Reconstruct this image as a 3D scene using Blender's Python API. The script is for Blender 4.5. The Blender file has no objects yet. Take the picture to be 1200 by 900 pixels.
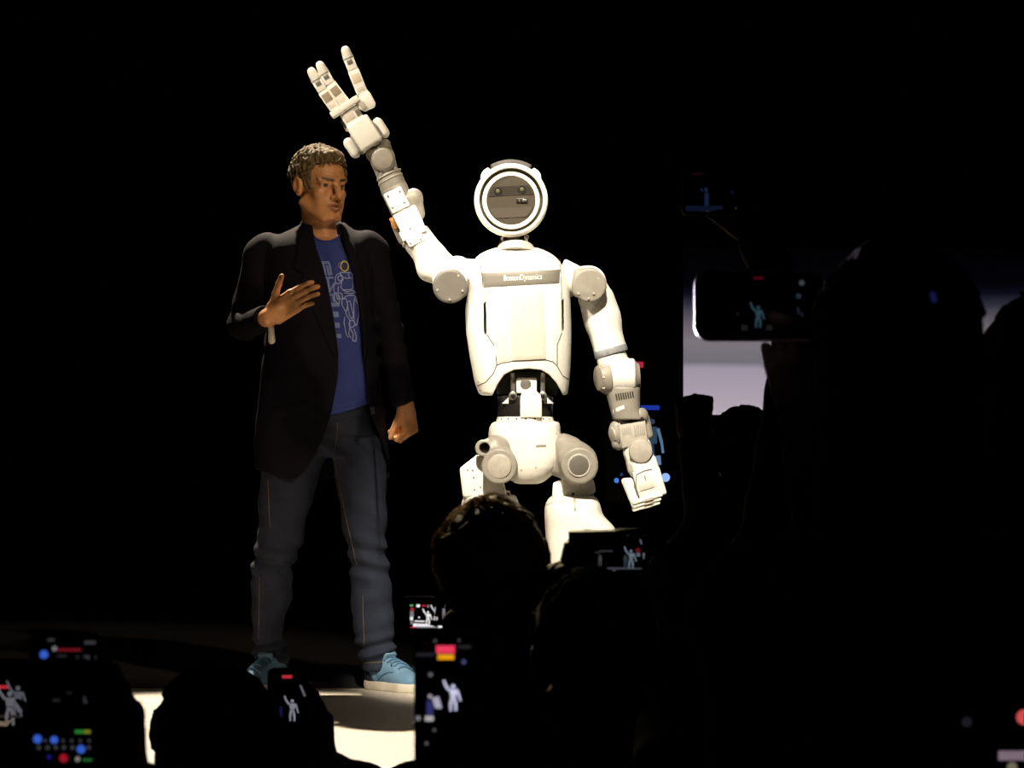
import bpy, bmesh, math, random
import numpy as np
from mathutils import Vector, Matrix
from mathutils.bvhtree import BVHTree

random.seed(7); np.random.seed(7)
SC = bpy.context.scene
COL = SC.collection

# ------------------------------------------------------------------ camera
F = 2976.0      # focal length in pixels of a 1200 x 900 frame
HY = 520.0      # row of the horizon
CZ = 1.6        # eye height above the audience floor
STAGE = 0.77    # stage height
cam_d = bpy.data.cameras.new('camera'); cam = bpy.data.objects.new('camera', cam_d); COL.objects.link(cam)
cam.location = (0, 0, CZ); cam.rotation_euler = (math.pi/2, 0, 0)
cam_d.sensor_width = 36; cam_d.lens = 36*F/1200; cam_d.shift_y = (HY-450)/1200
cam_d.clip_start = 0.05; cam_d.clip_end = 100
cam_d.dof.use_dof = True; cam_d.dof.focus_distance = 8.0; cam_d.dof.aperture_fstop = 12
SC.camera = cam

# ------------------------------------------------------------------ world, lights, exposure
w = bpy.data.worlds.new('dark_hall'); SC.world = w; w.use_nodes = True
w.node_tree.nodes['Background'].inputs[0].default_value = (0.0, 0.0, 0.0, 1)
w.node_tree.nodes['Background'].inputs[1].default_value = 0.0
SC.view_settings.view_transform = 'Standard'; SC.view_settings.look = 'None'
SC.view_settings.exposure = 0.0; SC.view_settings.gamma = 1.0; SC.view_settings.use_curve_mapping = False

def spot(name, loc, aim, power, half_deg, blend, col, radius=0.06):
    l = bpy.data.lights.new(name, 'SPOT'); o = bpy.data.objects.new(name, l); COL.objects.link(o)
    l.energy = power; l.spot_size = math.radians(2*half_deg); l.spot_blend = blend; l.color = col; l.shadow_soft_size = radius
    o.location = loc
    o.rotation_euler = (Vector(aim)-Vector(loc)).to_track_quat('-Z', 'Y').to_euler()
    return o
WARM = (1.0, 0.88, 0.69)
# follow spot on the robot's trunk, from high in front of the stage
spot('robot_key_spot', (-0.3, 1.6, 7.6), (0.10, 7.8, 1.80), 7400, 4.25, 0.25, WARM, 0.10)
# follow spot on the raised arm, from high on the left
spot('raised_arm_spot', (-5.15, 3.8, 7.5), (-0.36, 7.8, 2.46), 4300, 3.6, 0.45, WARM, 0.10)
# dim face light on the presenter
spot('presenter_spot', (2.5, 2.6, 6.6), (-0.62, 8.6, 1.95), 900, 6.2, 0.6, (1.0, 0.78, 0.52), 0.12)
# back light from the truss: rims the presenter and lands on the stage in front of him
spot('truss_back_spot', (-1.34, 11.4, 7.0), (-0.85, 7.2, 0.77), 5600, 9.4, 0.3, (1.0, 0.85, 0.64), 0.06)
# added narrow lamps: one for the central head's hair, one for the phone rim
spot('added_hair_spot', (-0.9, 12.0, 6.4), (-0.06, 3.98, 1.50), 7500, 1.15, 0.5, (1.0, 0.80, 0.45), 0.06)
spot('added_phone_rim_spot', (-2.6, 9.5, 0.9), (0.268, 3.364, 1.772), 26000, 0.65, 0.4, (0.92, 0.82, 1.0), 0.06)

# ------------------------------------------------------------------ helpers
def P(u, v, Y):
    """world point seen at pixel (u, v) at distance Y"""
    return Vector(((u-600)*Y/F, Y, CZ+(HY-v)*Y/F))
def lin(c):
    return tuple(((x/255)/12.92 if x/255 <= .04045 else (((x/255)+.055)/1.055)**2.4) for x in c)

MATS = {}
def mat(name, col, rough=0.5, metal=0.0, var=0.0, scale=30, bump=0.0, bscale=80, emit=None, estr=1.0, spec=0.5, attr=None, sheen=0.0, coat=0.0):
    if name in MATS: return MATS[name]
    m = bpy.data.materials.new(name); m.use_nodes = True; nt = m.node_tree; b = nt.nodes['Principled BSDF']
    b.inputs['Base Color'].default_value = (*col, 1); b.inputs['Roughness'].default_value = rough
    b.inputs['Metallic'].default_value = metal; b.inputs['Specular IOR Level'].default_value = spec
    b.inputs['Sheen Weight'].default_value = sheen; b.inputs['Coat Weight'].default_value = coat
    tc = nt.nodes.new('ShaderNodeTexCoord')
    if attr:
        a = nt.nodes.new('ShaderNodeAttribute'); a.attribute_name = attr
        nt.links.new(a.outputs['Color'], b.inputs['Base Color'])
    if var:
        n = nt.nodes.new('ShaderNodeTexNoise'); n.inputs['Scale'].default_value = scale; n.inputs['Detail'].default_value = 4
        nt.links.new(tc.outputs['Object'], n.inputs['Vector'])
        r = nt.nodes.new('ShaderNodeMapRange'); r.inputs[1].default_value = .3; r.inputs[2].default_value = .7
        r.inputs[3].default_value = 1-var; r.inputs[4].default_value = 1+var
        nt.links.new(n.outputs[0], r.inputs[0])
        x = nt.nodes.new('ShaderNodeVectorMath'); x.operation = 'SCALE'
        if attr: nt.links.new(a.outputs['Color'], x.inputs[0])
        else: x.inputs[0].default_value = col
        nt.links.new(r.outputs[0], x.inputs['Scale']); nt.links.new(x.outputs[0], b.inputs['Base Color'])
    if bump:
        n = nt.nodes.new('ShaderNodeTexNoise'); n.inputs['Scale'].default_value = bscale; n.inputs['Detail'].default_value = 3
        nt.links.new(tc.outputs['Object'], n.inputs['Vector'])
        bp = nt.nodes.new('ShaderNodeBump'); bp.inputs['Strength'].default_value = bump; bp.inputs['Distance'].default_value = .004
        nt.links.new(n.outputs[0], bp.inputs['Height']); nt.links.new(bp.outputs[0], b.inputs['Normal'])
    if emit:
        b.inputs['Emission Color'].default_value = (*emit, 1); b.inputs['Emission Strength'].default_value = estr
    MATS[name] = m
    return m
def glow(rgb, k=1.0):
    """lit pixels of a display"""
    n = 'lit_%d_%d_%d_%g' % (*rgb, k)
    return mat(n, (0, 0, 0), 0.4, emit=lin(rgb), estr=k)

CENT = {}
def obj(name, me, m, parent=None, label=None, base=False):
    """link mesh data (given in world coordinates) as one object, origin in its middle"""
    co = np.empty(len(me.vertices)*3, np.float32); me.vertices.foreach_get('co', co); co = co.reshape(-1, 3)
    lo, hi = co.min(0), co.max(0); c = (lo+hi)/2
    if base: c[2] = lo[2]
    co -= c; me.vertices.foreach_set('co', co.ravel()); me.update()
    o = bpy.data.objects.new(name, me); COL.objects.link(o)
    if m is not None:
        me.materials.clear()
        for x in (m if isinstance(m, (list, tuple)) else [m]): me.materials.append(x)
    o.location = c; CENT[o.name] = Vector([float(x) for x in c])
    if parent is not None:
        o.parent = parent; o.matrix_parent_inverse = Matrix.Translation(-CENT[parent.name])
    if label: o['label'] = label
    return o
def thing(name, label, cat, loc, group=None):
    o = bpy.data.objects.new(name, None); COL.objects.link(o); o.location = loc; o.empty_display_size = .1
    CENT[o.name] = Vector(loc); o['label'] = label; o['category'] = cat
    if group: o['group'] = group
    return o
def tag(o, label, cat, group=None):
    o['label'] = label; o['category'] = cat
    if group: o['group'] = group
    return o

def bm_mesh(bm, smooth=True, sharp=35):
    bmesh.ops.recalc_face_normals(bm, faces=bm.faces)
    for f in bm.faces: f.smooth = smooth
    if smooth:
        for e in bm.edges:
            if len(e.link_faces) == 2 and e.calc_face_angle(0) > math.radians(sharp): e.smooth = False
    me = bpy.data.meshes.new('m'); bm.to_mesh(me); bm.free()
    return me
def frame(z, x=None):
    z = Vector(z).normalized()
    if x is None: x = Vector((0, 0, 1)) if abs(z.z) < .9 else Vector((1, 0, 0))
    x = Vector(x); x = (x - z*x.dot(z)).normalized(); y = z.cross(x)
    return x, y, z
# pieces of a few pixels that stay joined
TINY = {'bolts', 'ring_bolts', 'screws', 'cover_bolts', 'elbow_bolts', 'plate_bolts', 'wrist_bolts', 'disc_bolts', 'speckle_grid', 'vent_slots', 'block_ribs', 'ring_slots', 'seam_lines', 'sensor_windows', 'cables', 'forearm_rings', 'palm_recess', 'palm_base', 'stitching', 'laces'}
class B:
    """collects solids into one mesh"""
    def __init__(s): s.bm = bmesh.new()
    def lathe(s, a, axis, prof, n=28, sx=1.0, xdir=None):
        x, y, z = frame(axis, xdir); a = Vector(a); rings = []
        for r, h in prof:
            if r < 1e-6: rings.append([s.bm.verts.new(a+z*h)])
            else: rings.append([s.bm.verts.new(a+z*h+x*(r*sx*math.cos(2*math.pi*i/n))+y*(r*math.sin(2*math.pi*i/n))) for i in range(n)])
        for p, q in zip(rings, rings[1:]):
            for i in range(n):
                j = (i+1) % n
                if len(p) == 1 and len(q) == 1: continue
                if len(p) == 1: s.bm.faces.new((p[0], q[i], q[j]))
                elif len(q) == 1: s.bm.faces.new((p[i], p[j], q[0]))
                else: s.bm.faces.new((p[i], p[j], q[j], q[i]))
        if len(rings[0]) > 1: s.bm.faces.new(rings[0][::-1])
        if len(rings[-1]) > 1: s.bm.faces.new(rings[-1])
        return s
    def cone(s, a, b, ra, rb, bev=None, n=28, sx=1.0, xdir=None):
        a = Vector(a); b = Vector(b); L = (b-a).length
        e = bev if bev is not None else min(ra, rb, L/2)*.25
        pr = [(0, 0), (max(ra-e, 1e-4), 0), (ra-e*.3, e*.3), (ra, e), (rb, L-e), (rb-e*.3, L-e*.3), (max(rb-e, 1e-4), L), (0, L)]
        return s.lathe(a, b-a, pr, n, sx, xdir)
    def capsule(s, a, b, ra, rb, n=20):
        a = Vector(a); b = Vector(b); L = (b-a).length; pr = []
        for k in range(6):
            t = k*math.pi/10; pr.append((ra*math.sin(t), -ra*math.cos(t)))
        for k in range(6):
            t = math.pi/2-k*math.pi/10; pr.append((rb*math.sin(t), L+rb*math.cos(t)))
        return s.lathe(a, b-a, pr, n)
    def box(s, c, half, x=(1, 0, 0), z=(0, 0, 1), bev=0.002, seg=2, taper=1.0):
        z = Vector(z).normalized(); x = Vector(x); x = (x-z*x.dot(z)).normalized(); y = z.cross(x); c = Vector(c)
        t = bmesh.new(); bmesh.ops.create_cube(t, size=2)
        if bev:
            for v in t.verts: v.co = Vector((v.co.x*half[0], v.co.y*half[1], v.co.z*half[2]))
            bmesh.ops.bevel(t, geom=t.edges[:], offset=min(bev, min(half)*.95), segments=seg, affect='EDGES', profile=.5)
        else:
            for v in t.verts: v.co = Vector((v.co.x*half[0], v.co.y*half[1], v.co.z*half[2]))
        vm = {}
        for v in t.verts:
            k = 1+(taper-1)*(v.co.z/half[2]+1)/2
            vm[v] = s.bm.verts.new(c+x*v.co.x*k+y*v.co.y*k+z*v.co.z)
        for f in t.faces: s.bm.faces.new([vm[v] for v in f.verts])
        t.free(); return s
    def prism(s, front, back, bev=0.0, seg=2):
        """solid between two outlines of equal length"""
        t = bmesh.new()
        a = [t.verts.new(p) for p in front]; b = [t.verts.new(p) for p in back]; n = len(a)
        t.faces.new(a); t.faces.new(b[::-1])
        for i in range(n): t.faces.new((a[i], b[i], b[(i+1) % n], a[(i+1) % n]))
        bmesh.ops.recalc_face_normals(t, faces=t.faces)
        if bev: bmesh.ops.bevel(t, geom=t.edges[:], offset=bev, segments=seg, affect='EDGES', profile=.5)
        vm = {v: s.bm.verts.new(v.co) for v in t.verts}
        for f in t.faces: s.bm.faces.new([vm[v] for v in f.verts])
        t.free(); return s
    def tube(s, pts, r, n=8, closed=False):
        pts = [Vector(p) for p in pts]; N = len(pts); rings = []; prev = None
        for i, p in enumerate(pts):
            if closed: d = pts[(i+1) % N]-pts[i-1]
            else: d = pts[min(i+1, N-1)]-pts[max(i-1, 0)]
            if d.length < 1e-9: d = Vector((0, 0, 1))
            d.normalize()
            x = prev if prev is not None else (Vector((0, 0, 1)) if abs(d.z) < .9 else Vector((1, 0, 0)))
            x = (x-d*x.dot(d)); x = x.normalized() if x.length > 1e-6 else frame(d)[0]
            y = d.cross(x); prev = x
            rr = r[i] if isinstance(r, (list, tuple)) else r
            rings.append([s.bm.verts.new(p+x*rr*math.cos(2*math.pi*k/n)+y*rr*math.sin(2*math.pi*k/n)) for k in range(n)])
        for i in range(N if closed else N-1):
            p, q = rings[i], rings[(i+1) % N]
            for k in range(n): s.bm.faces.new((p[k], p[(k+1) % n], q[(k+1) % n], q[k]))
        if not closed: s.bm.faces.new(rings[0][::-1]); s.bm.faces.new(rings[-1])
        return s
    def done(s, name, m, parent=None, label=None, smooth=True, sharp=35, base=False):
        o = obj(name, bm_mesh(s.bm, smooth, sharp), m, parent, label, base)
        if name in TINY: o['kind'] = 'stuff'
        return o

def np_mesh(V, Q, smooth=True):
    me = bpy.data.meshes.new('m'); n = len(Q); k = Q.shape[1]
    me.vertices.add(len(V)); me.vertices.foreach_set('co', np.ascontiguousarray(V, np.float32).ravel())
    me.loops.add(n*k); me.loops.foreach_set('vertex_index', np.ascontiguousarray(Q, np.int32).ravel())
    me.polygons.add(n); me.polygons.foreach_set('loop_start', np.arange(0, n*k, k, dtype=np.int32))
    me.polygons.foreach_set('use_smooth', np.full(n, smooth))
    me.update(calc_edges=True); me.validate()
    return me

# ------------------------------------------------------------------ signed-distance modelling for soft shapes
def A3(p): return np.array([float(x) for x in p], np.float32)
class Field:
    def __init__(s, lo, hi, h):
        s.lo = A3(lo); s.h = h; s.n = np.ceil((A3(hi)-s.lo)/h).astype(int)+1
        s.D = np.full(s.n, 1.0, np.float32)
    def grid(s, lo, hi):
        i0 = np.maximum(0, np.floor((A3(lo)-s.lo)/s.h).astype(int)); i1 = np.minimum(s.n, np.ceil((A3(hi)-s.lo)/s.h).astype(int)+1)
        if (i1 <= i0).any(): return None, None
        sl = tuple(slice(a, b) for a, b in zip(i0, i1))
        X, Y, Z = [(s.lo[k]+s.h*np.arange(i0[k], i1[k])).astype(np.float32) for k in range(3)]
        return sl, (X[:, None, None], Y[None, :, None], Z[None, None, :])
    def put(s, prim, k=0.0, mode='add'):
        fn, lo, hi = prim; m = k+4*s.h
        sl, g = s.grid(np.asarray(lo)-m, np.asarray(hi)+m)
        if sl is None: return s
        a = s.D[sl]; b = fn(*g)
        if mode == 'add':
            if k: h = np.clip(.5+.5*(a-b)/k, 0, 1); r = a*(1-h)+b*h-k*h*(1-h)
            else: r = np.minimum(a, b)
        elif mode == 'sub':
            if k: h = np.clip(.5-.5*(a+b)/k, 0, 1); r = a*(1-h)-b*h+k*h*(1-h)
            else: r = np.maximum(a, -b)
        s.D[sl] = r
        return s
    def clip(s, prim):
        fn, lo, hi = prim
        sl, g = s.grid(s.lo, s.lo+s.h*(s.n-1)); s.D[sl] = np.maximum(s.D[sl], fn(*g)); return s
    def warp(s, fn, lo=None, hi=None):
        """add fn(X,Y,Z) (in metres, positive = in) to the surface"""
        sl, g = s.grid(s.lo if lo is None else lo, s.lo+s.h*(s.n-1) if hi is None else hi)
        s.D[sl] = s.D[sl]-fn(*g); return s
    def mesh(s):
        D = s.D.copy(); D[0] = D[-1] = 1; D[:, 0] = D[:, -1] = 1; D[:, :, 0] = D[:, :, -1] = 1
        S = D < 0; h = s.h
        c = np.zeros(np.array(D.shape)-1, np.uint8)
        for i in (0, 1):
            for j in (0, 1):
                for k in (0, 1):
                    c += S[i:D.shape[0]-1+i, j:D.shape[1]-1+j, k:D.shape[2]-1+k]
        act = (c > 0) & (c < 8); I = np.argwhere(act)
        idx = np.full(act.shape, -1, np.int32); idx[act] = np.arange(len(I))
        off = np.array([(i, j, k) for i in (0, 1) for j in (0, 1) for k in (0, 1)])
        val = np.stack([D[I[:, 0]+o[0], I[:, 1]+o[1], I[:, 2]+o[2]] for o in off], 1)
        acc = np.zeros((len(I), 3), np.float32); cnt = np.zeros(len(I), np.float32)
        for p in range(8):
            for q in range(p+1, 8):
                if np.abs(off[p]-off[q]).sum() != 1: continue
                a, b = val[:, p], val[:, q]; x = (a < 0) != (b < 0)
                t = np.where(x, a/np.where(x, a-b, 1), 0)[:, None]
                acc += np.where(x[:, None], off[p]+(off[q]-off[p])*t, 0); cnt += x
        V = s.lo+h*(I+acc/np.maximum(cnt, 1)[:, None])
        Q = []
        for ax in range(3):
            sl0 = [slice(None)]*3; sl1 = [slice(None)]*3; sl0[ax] = slice(0, -1); sl1[ax] = slice(1, None)
            x = S[tuple(sl0)] != S[tuple(sl1)]; E = np.argwhere(x)
            b, d = (ax+1) % 3, (ax+2) % 3
            ok = (E[:, b] > 0) & (E[:, d] > 0) & (E[:, b] < act.shape[b]) & (E[:, d] < act.shape[d]); E = E[ok]
            ins = S[tuple(E.T)]
            def at(db, dd):
                e = E.copy(); e[:, b] += db; e[:, d] += dd; return idx[tuple(e.T)]
            q = np.stack([at(-1, -1), at(0, -1), at(0, 0), at(-1, 0)], 1)
            q[~ins] = q[~ins][:, ::-1]; Q.append(q)
        Q = np.concatenate(Q); Q = Q[(Q >= 0).all(1)]
        return V, Q
    def done(s, name, m, parent=None, label=None, base=False):
        V, Q = s.mesh(); s.V, s.Q = V, Q
        return obj(name, np_mesh(V, Q), m, parent, label, base)

def cap(a, b, ra, rb=None):
    rb = ra if rb is None else rb; a = A3(a); b = A3(b); ba = b-a; L = float(ba@ba)+1e-12
    def fn(X, Y, Z):
        x, y, z = X-a[0], Y-a[1], Z-a[2]
        t = np.clip((x*ba[0]+y*ba[1]+z*ba[2])/L, 0, 1)
        return np.sqrt((x-t*ba[0])**2+(y-t*ba[1])**2+(z-t*ba[2])**2)-(ra+(rb-ra)*t)
    return fn, np.minimum(a-ra, b-rb), np.maximum(a+ra, b+rb)
def ell(c, r, R=None):
    c = A3(c); r = A3(r); M = np.eye(3, dtype=np.float32) if R is None else np.array(R, np.float32)   # rows are the local axes
    def fn(X, Y, Z):
        x, y, z = X-c[0], Y-c[1], Z-c[2]
        p = [(M[i, 0]*x+M[i, 1]*y+M[i, 2]*z)/r[i] for i in range(3)]
        k0 = np.sqrt(p[0]**2+p[1]**2+p[2]**2)+1e-6; k1 = np.sqrt((p[0]/r[0])**2+(p[1]/r[1])**2+(p[2]/r[2])**2)+1e-6
        return k0*(k0-1)/k1
    m = np.abs(M.T)@r
    return fn, c-m, c+m
def rbx(c, half, R=None, rad=0.005):
    c = A3(c); hf = A3(half); M = np.eye(3, dtype=np.float32) if R is None else np.array(R, np.float32)
    def fn(X, Y, Z):
        x, y, z = X-c[0], Y-c[1], Z-c[2]
        q = [np.abs(M[i, 0]*x+M[i, 1]*y+M[i, 2]*z)-(hf[i]-rad) for i in range(3)]
        return np.sqrt(sum(np.maximum(t, 0)**2 for t in q))+np.minimum(np.maximum(q[0], np.maximum(q[1], q[2])), 0)-rad
    m = np.abs(M.T)@hf
    return fn, c-m, c+m
def cyl(a, b, r, rad=0.004):
    a = A3(a); b = A3(b); c = (a+b)/2; ax = b-a; L = float(np.linalg.norm(ax)); ax = ax/L
    def fn(X, Y, Z):
        x, y, z = X-c[0], Y-c[1], Z-c[2]; t = x*ax[0]+y*ax[1]+z*ax[2]
        q = np.sqrt(np.maximum(x*x+y*y+z*z-t*t, 0))-r+rad; p = np.abs(t)-L/2+rad
        return np.sqrt(np.maximum(q, 0)**2+np.maximum(p, 0)**2)+np.minimum(np.maximum(q, p), 0)-rad
    m = np.sqrt(np.maximum(0, 1-ax**2))*r+np.abs(ax)*L/2
    return fn, c-m, c+m
def loftz(levels, n=2.0, rnd=0.01, smooth=40):
    """levels (z, cx, cy, rx, ry) bottom to top; superellipse sections"""
    L = np.array(sorted(levels), np.float32)
    z0, z1 = L[0, 0], L[-1, 0]; zz = np.linspace(z0, z1, 161); T = np.stack([zz]+[np.interp(zz, L[:, 0], L[:, i]) for i in range(1, 5)], 1)
    for _ in range(smooth):                      # round off the steps between the levels
        T[1:-1, 1:] = .25*T[:-2, 1:]+.5*T[1:-1, 1:]+.25*T[2:, 1:]
    L = T.astype(np.float32)
    def fn(X, Y, Z):
        z = np.clip(Z, L[0, 0], L[-1, 0])
        cx, cy, rx, ry = [np.interp(z.ravel(), L[:, 0], L[:, i]).astype(np.float32).reshape(z.shape) for i in (1, 2, 3, 4)]
        m = np.minimum(rx, ry)
        d = ((np.abs((X-cx)/rx)**n+np.abs((Y-cy)/ry)**n)**(1/n)-1)*m
        e = np.maximum(L[0, 0]-Z, Z-L[-1, 0])+rnd; d = d+rnd
        return np.sqrt(np.maximum(d, 0)**2+np.maximum(e, 0)**2)+np.minimum(np.maximum(d, e), 0)-rnd
    lo = np.array([(L[:, 1]-L[:, 3]).min(), (L[:, 2]-L[:, 4]).min(), L[0, 0]]); hi = np.array([(L[:, 1]+L[:, 3]).max(), (L[:, 2]+L[:, 4]).max(), L[-1, 0]])
    return fn, lo, hi
def poly_d(px, py, pts):
    """signed distance to a polygon (negative inside)"""
    d = None; s = None; N = len(pts)
    for i in range(N):
        ax, ay = pts[i]; bx, by = pts[(i+1) % N]; ex, ey = bx-ax, by-ay
        wx, wy = px-ax, py-ay; t = np.clip((wx*ex+wy*ey)/(ex*ex+ey*ey+1e-12), 0, 1)
        q = (wx-ex*t)**2+(wy-ey*t)**2; d = q if d is None else np.minimum(d, q)
        c1 = wy >= 0; c2 = (py-by) < 0; c3 = (ex*wy) > (ey*wx)
        flip = (c1 & c2 & c3) | (~c1 & ~c2 & ~c3)
        s = flip if s is None else s ^ flip
    return np.sqrt(d)*np.where(s, -1, 1)
def front_poly(pts, y0, y1):
    """outline drawn in the front view, cut through from depth y0 to y1"""
    us = [p[0] for p in pts]; vs = [p[1] for p in pts]
    def fn(X, Y, Z):
        d = poly_d(600+X*F/Y+0*Z, HY-(Z-CZ)*F/Y+0*X, pts)*Y/F
        return np.maximum(d, np.maximum(y0-Y, Y-y1))
    c = [P(u, v, y) for u in (min(us), max(us)) for v in (min(vs), max(vs)) for y in (y0, y1)]
    c = np.array([list(x) for x in c]); return fn, c.min(0), c.max(0)
def side_poly(pts, c, R):
    """outline drawn in local (forward, up), cut through sideways"""
    c = A3(c); M = np.array(R, np.float32)
    def fn(X, Y, Z):
        x, y, z = X-c[0], Y-c[1], Z-c[2]
        return poly_d(M[1, 0]*x+M[1, 1]*y+M[1, 2]*z, M[2, 0]*x+M[2, 1]*y+M[2, 2]*z, pts)
    return fn, c-.3, c+.3
class Proj:
    """points on a finished surface as seen from the front"""
    def __init__(s, V, Q): s.t = BVHTree.FromPolygons([tuple(map(float, v)) for v in V], [tuple(map(int, q)) for q in Q])
    def __call__(s, u, v, out=0.0, Y=8.0):
        o = Vector((0, 0, CZ)); d = (P(u, v, 8.0)-o).normalized()
        h, n, i, t = s.t.ray_cast(o, d)
        if h is None: return P(u, v, Y)
        if n.dot(d) > 0: n = -n
        return h+n*out
    def line(s, pts, out=0.0, step=2.0, closed=False):
        q = []; pts = list(pts)+([pts[0]] if closed else [])
        for (a, b), (c, d) in zip(pts, pts[1:]):
            k = max(1, int(math.hypot(c-a, d-b)/step))
            q += [(a+(c-a)*i/k, b+(d-b)*i/k) for i in range(k)]
        if not closed: q.append(pts[-1])
        return [s(a, b, out) for a, b in q]
    def patch(s, bb, quad, nu, nv, out, deep):
        """panel lying on the surface inside four corners (tl, tr, br, bl)"""
        tl, tr, br, bl = quad; top = []; bot = []
        for j in range(nv+1):
            for i in range(nu+1):
                a, b = i/nu, j/nv
                u = (tl[0]*(1-a)+tr[0]*a)*(1-b)+(bl[0]*(1-a)+br[0]*a)*b
                v = (tl[1]*(1-a)+tr[1]*a)*(1-b)+(bl[1]*(1-a)+br[1]*a)*b
                edge = i in (0, nu) or j in (0, nv)
                top.append(bb.bm.verts.new(s(u, v, out*(.55 if edge else 1)))); bot.append(bb.bm.verts.new(s(u, v, -deep)))
        W = nu+1
        for j in range(nv):
            for i in range(nu):
                k = j*W+i
                bb.bm.faces.new((top[k], top[k+1], top[k+W+1], top[k+W])); bb.bm.faces.new((bot[k], bot[k+W], bot[k+W+1], bot[k+1]))
        for i in range(nu):
            for k, r in ((i, 0), (nv*W+i, 1)): bb.bm.faces.new((top[k], bot[k], bot[k+1], top[k+1]))
        for j in range(nv):
            for k in (j*W, j*W+nu): bb.bm.faces.new((top[k], top[k+W], bot[k+W], bot[k]))
        return bb
def rot_rows(yaw, pitch=0.0, roll=0.0):
    """rows: right-of-face, forward, up of a head that faces the camera at yaw 0 and turns to the picture's right with yaw"""
    f = Vector((math.sin(yaw)*math.cos(pitch), -math.cos(yaw)*math.cos(pitch), math.sin(pitch)))
    r = f.cross(Vector((0, 0, 1))).normalized(); u = r.cross(f)
    if roll: r, u = r*math.cos(roll)+u*math.sin(roll), u*math.cos(roll)-r*math.sin(roll)
    return [list(r), list(f), list(u)]

# ------------------------------------------------------------------ materials
M_WHITE = mat('robot_white_shell', (.80, .78, .72), .42, var=.05, scale=14)
M_CREAM = mat('robot_cream_panel', (.60, .55, .48), .5, var=.03)
M_GREY = mat('robot_grey_casting', (.27, .25, .215), .45, metal=.0, var=.08, scale=40)
M_GREY2 = mat('robot_dark_grey_cover', (.13, .12, .105), .5, var=.06)
M_LGREY = mat('robot_pale_grey_cover', (.42, .39, .34), .5, var=.1, scale=60)
M_DARK = mat('robot_black_joint', (.012, .011, .010), .35)
M_STEEL = mat('robot_steel', (.5, .47, .42), .3, metal=.9)
M_SKIN = mat('skin', (.45, .25, .14), .5, attr='Col', var=.06, scale=60, bump=.15, bscale=300)
M_BLACK = mat('black_plastic', (.004, .004, .004), .6, spec=.15)
M_GLASS = mat('display_glass', (.002, .002, .002), .12)
# ------------------------------------------------------------------ the setting
def struct(o): o['kind'] = 'structure'; return o
M_FLOOR = mat('hall_carpet', (.004, .004, .004), .95, bump=.3)
M_STAGE = mat('stage_vinyl', (.62, .56, .48), .55, var=.04, scale=3)
M_STAGESIDE = mat('stage_skirt_black', (.004, .004, .004), .9)
M_CURT = mat('black_drape', (.0015, .0015, .0015), 1.0, spec=.0)
b = B(); b.box((0, 7.5, -.05), (9, 9.0, .05), bev=0); struct(b.done('floor', M_FLOOR))
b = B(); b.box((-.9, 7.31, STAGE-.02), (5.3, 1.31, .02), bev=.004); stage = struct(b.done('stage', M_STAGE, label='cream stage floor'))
b = B(); b.box((-.9, 10.27, STAGE-.02), (5.3, 1.63, .02), bev=.004); b.done('unlit_rear_floor', mat('stage_unlit_black', (.006, .006, .006), .8), stage, 'rear stage floor painted black as unlit')  # black colour stands in for the missing light on the rear floor
for nm, c, hf in (('stage_skirt', (-.9, 6.02, (STAGE-.04)/2), (5.26, .01, (STAGE-.04)/2)), ('stage_skirt', (4.38, 8.95, (STAGE-.04)/2), (.01, 2.9, (STAGE-.04)/2)), ('stage_skirt', (-6.16, 8.95, (STAGE-.04)/2), (.01, 2.9, (STAGE-.04)/2))):
    b = B(); b.box(c, hf, bev=0); b.done(nm, M_STAGESIDE, stage)
b = B()   # pleated drape across the back
N = 420
t = b.bm; r0 = []; r1 = []
for i in range(N+1):
    x = -8.5+17*i/N; y = 15.6+.07*math.sin(i*1.31)+.03*math.sin(i*.37)
    r0.append(t.verts.new((x, y, 0))); r1.append(t.verts.new((x, y, 7.5)))
for i in range(N): t.faces.new((r0[i], r0[i+1], r1[i+1], r1[i]))
struct(b.done('wall_back', M_CURT, sharp=80))

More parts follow.
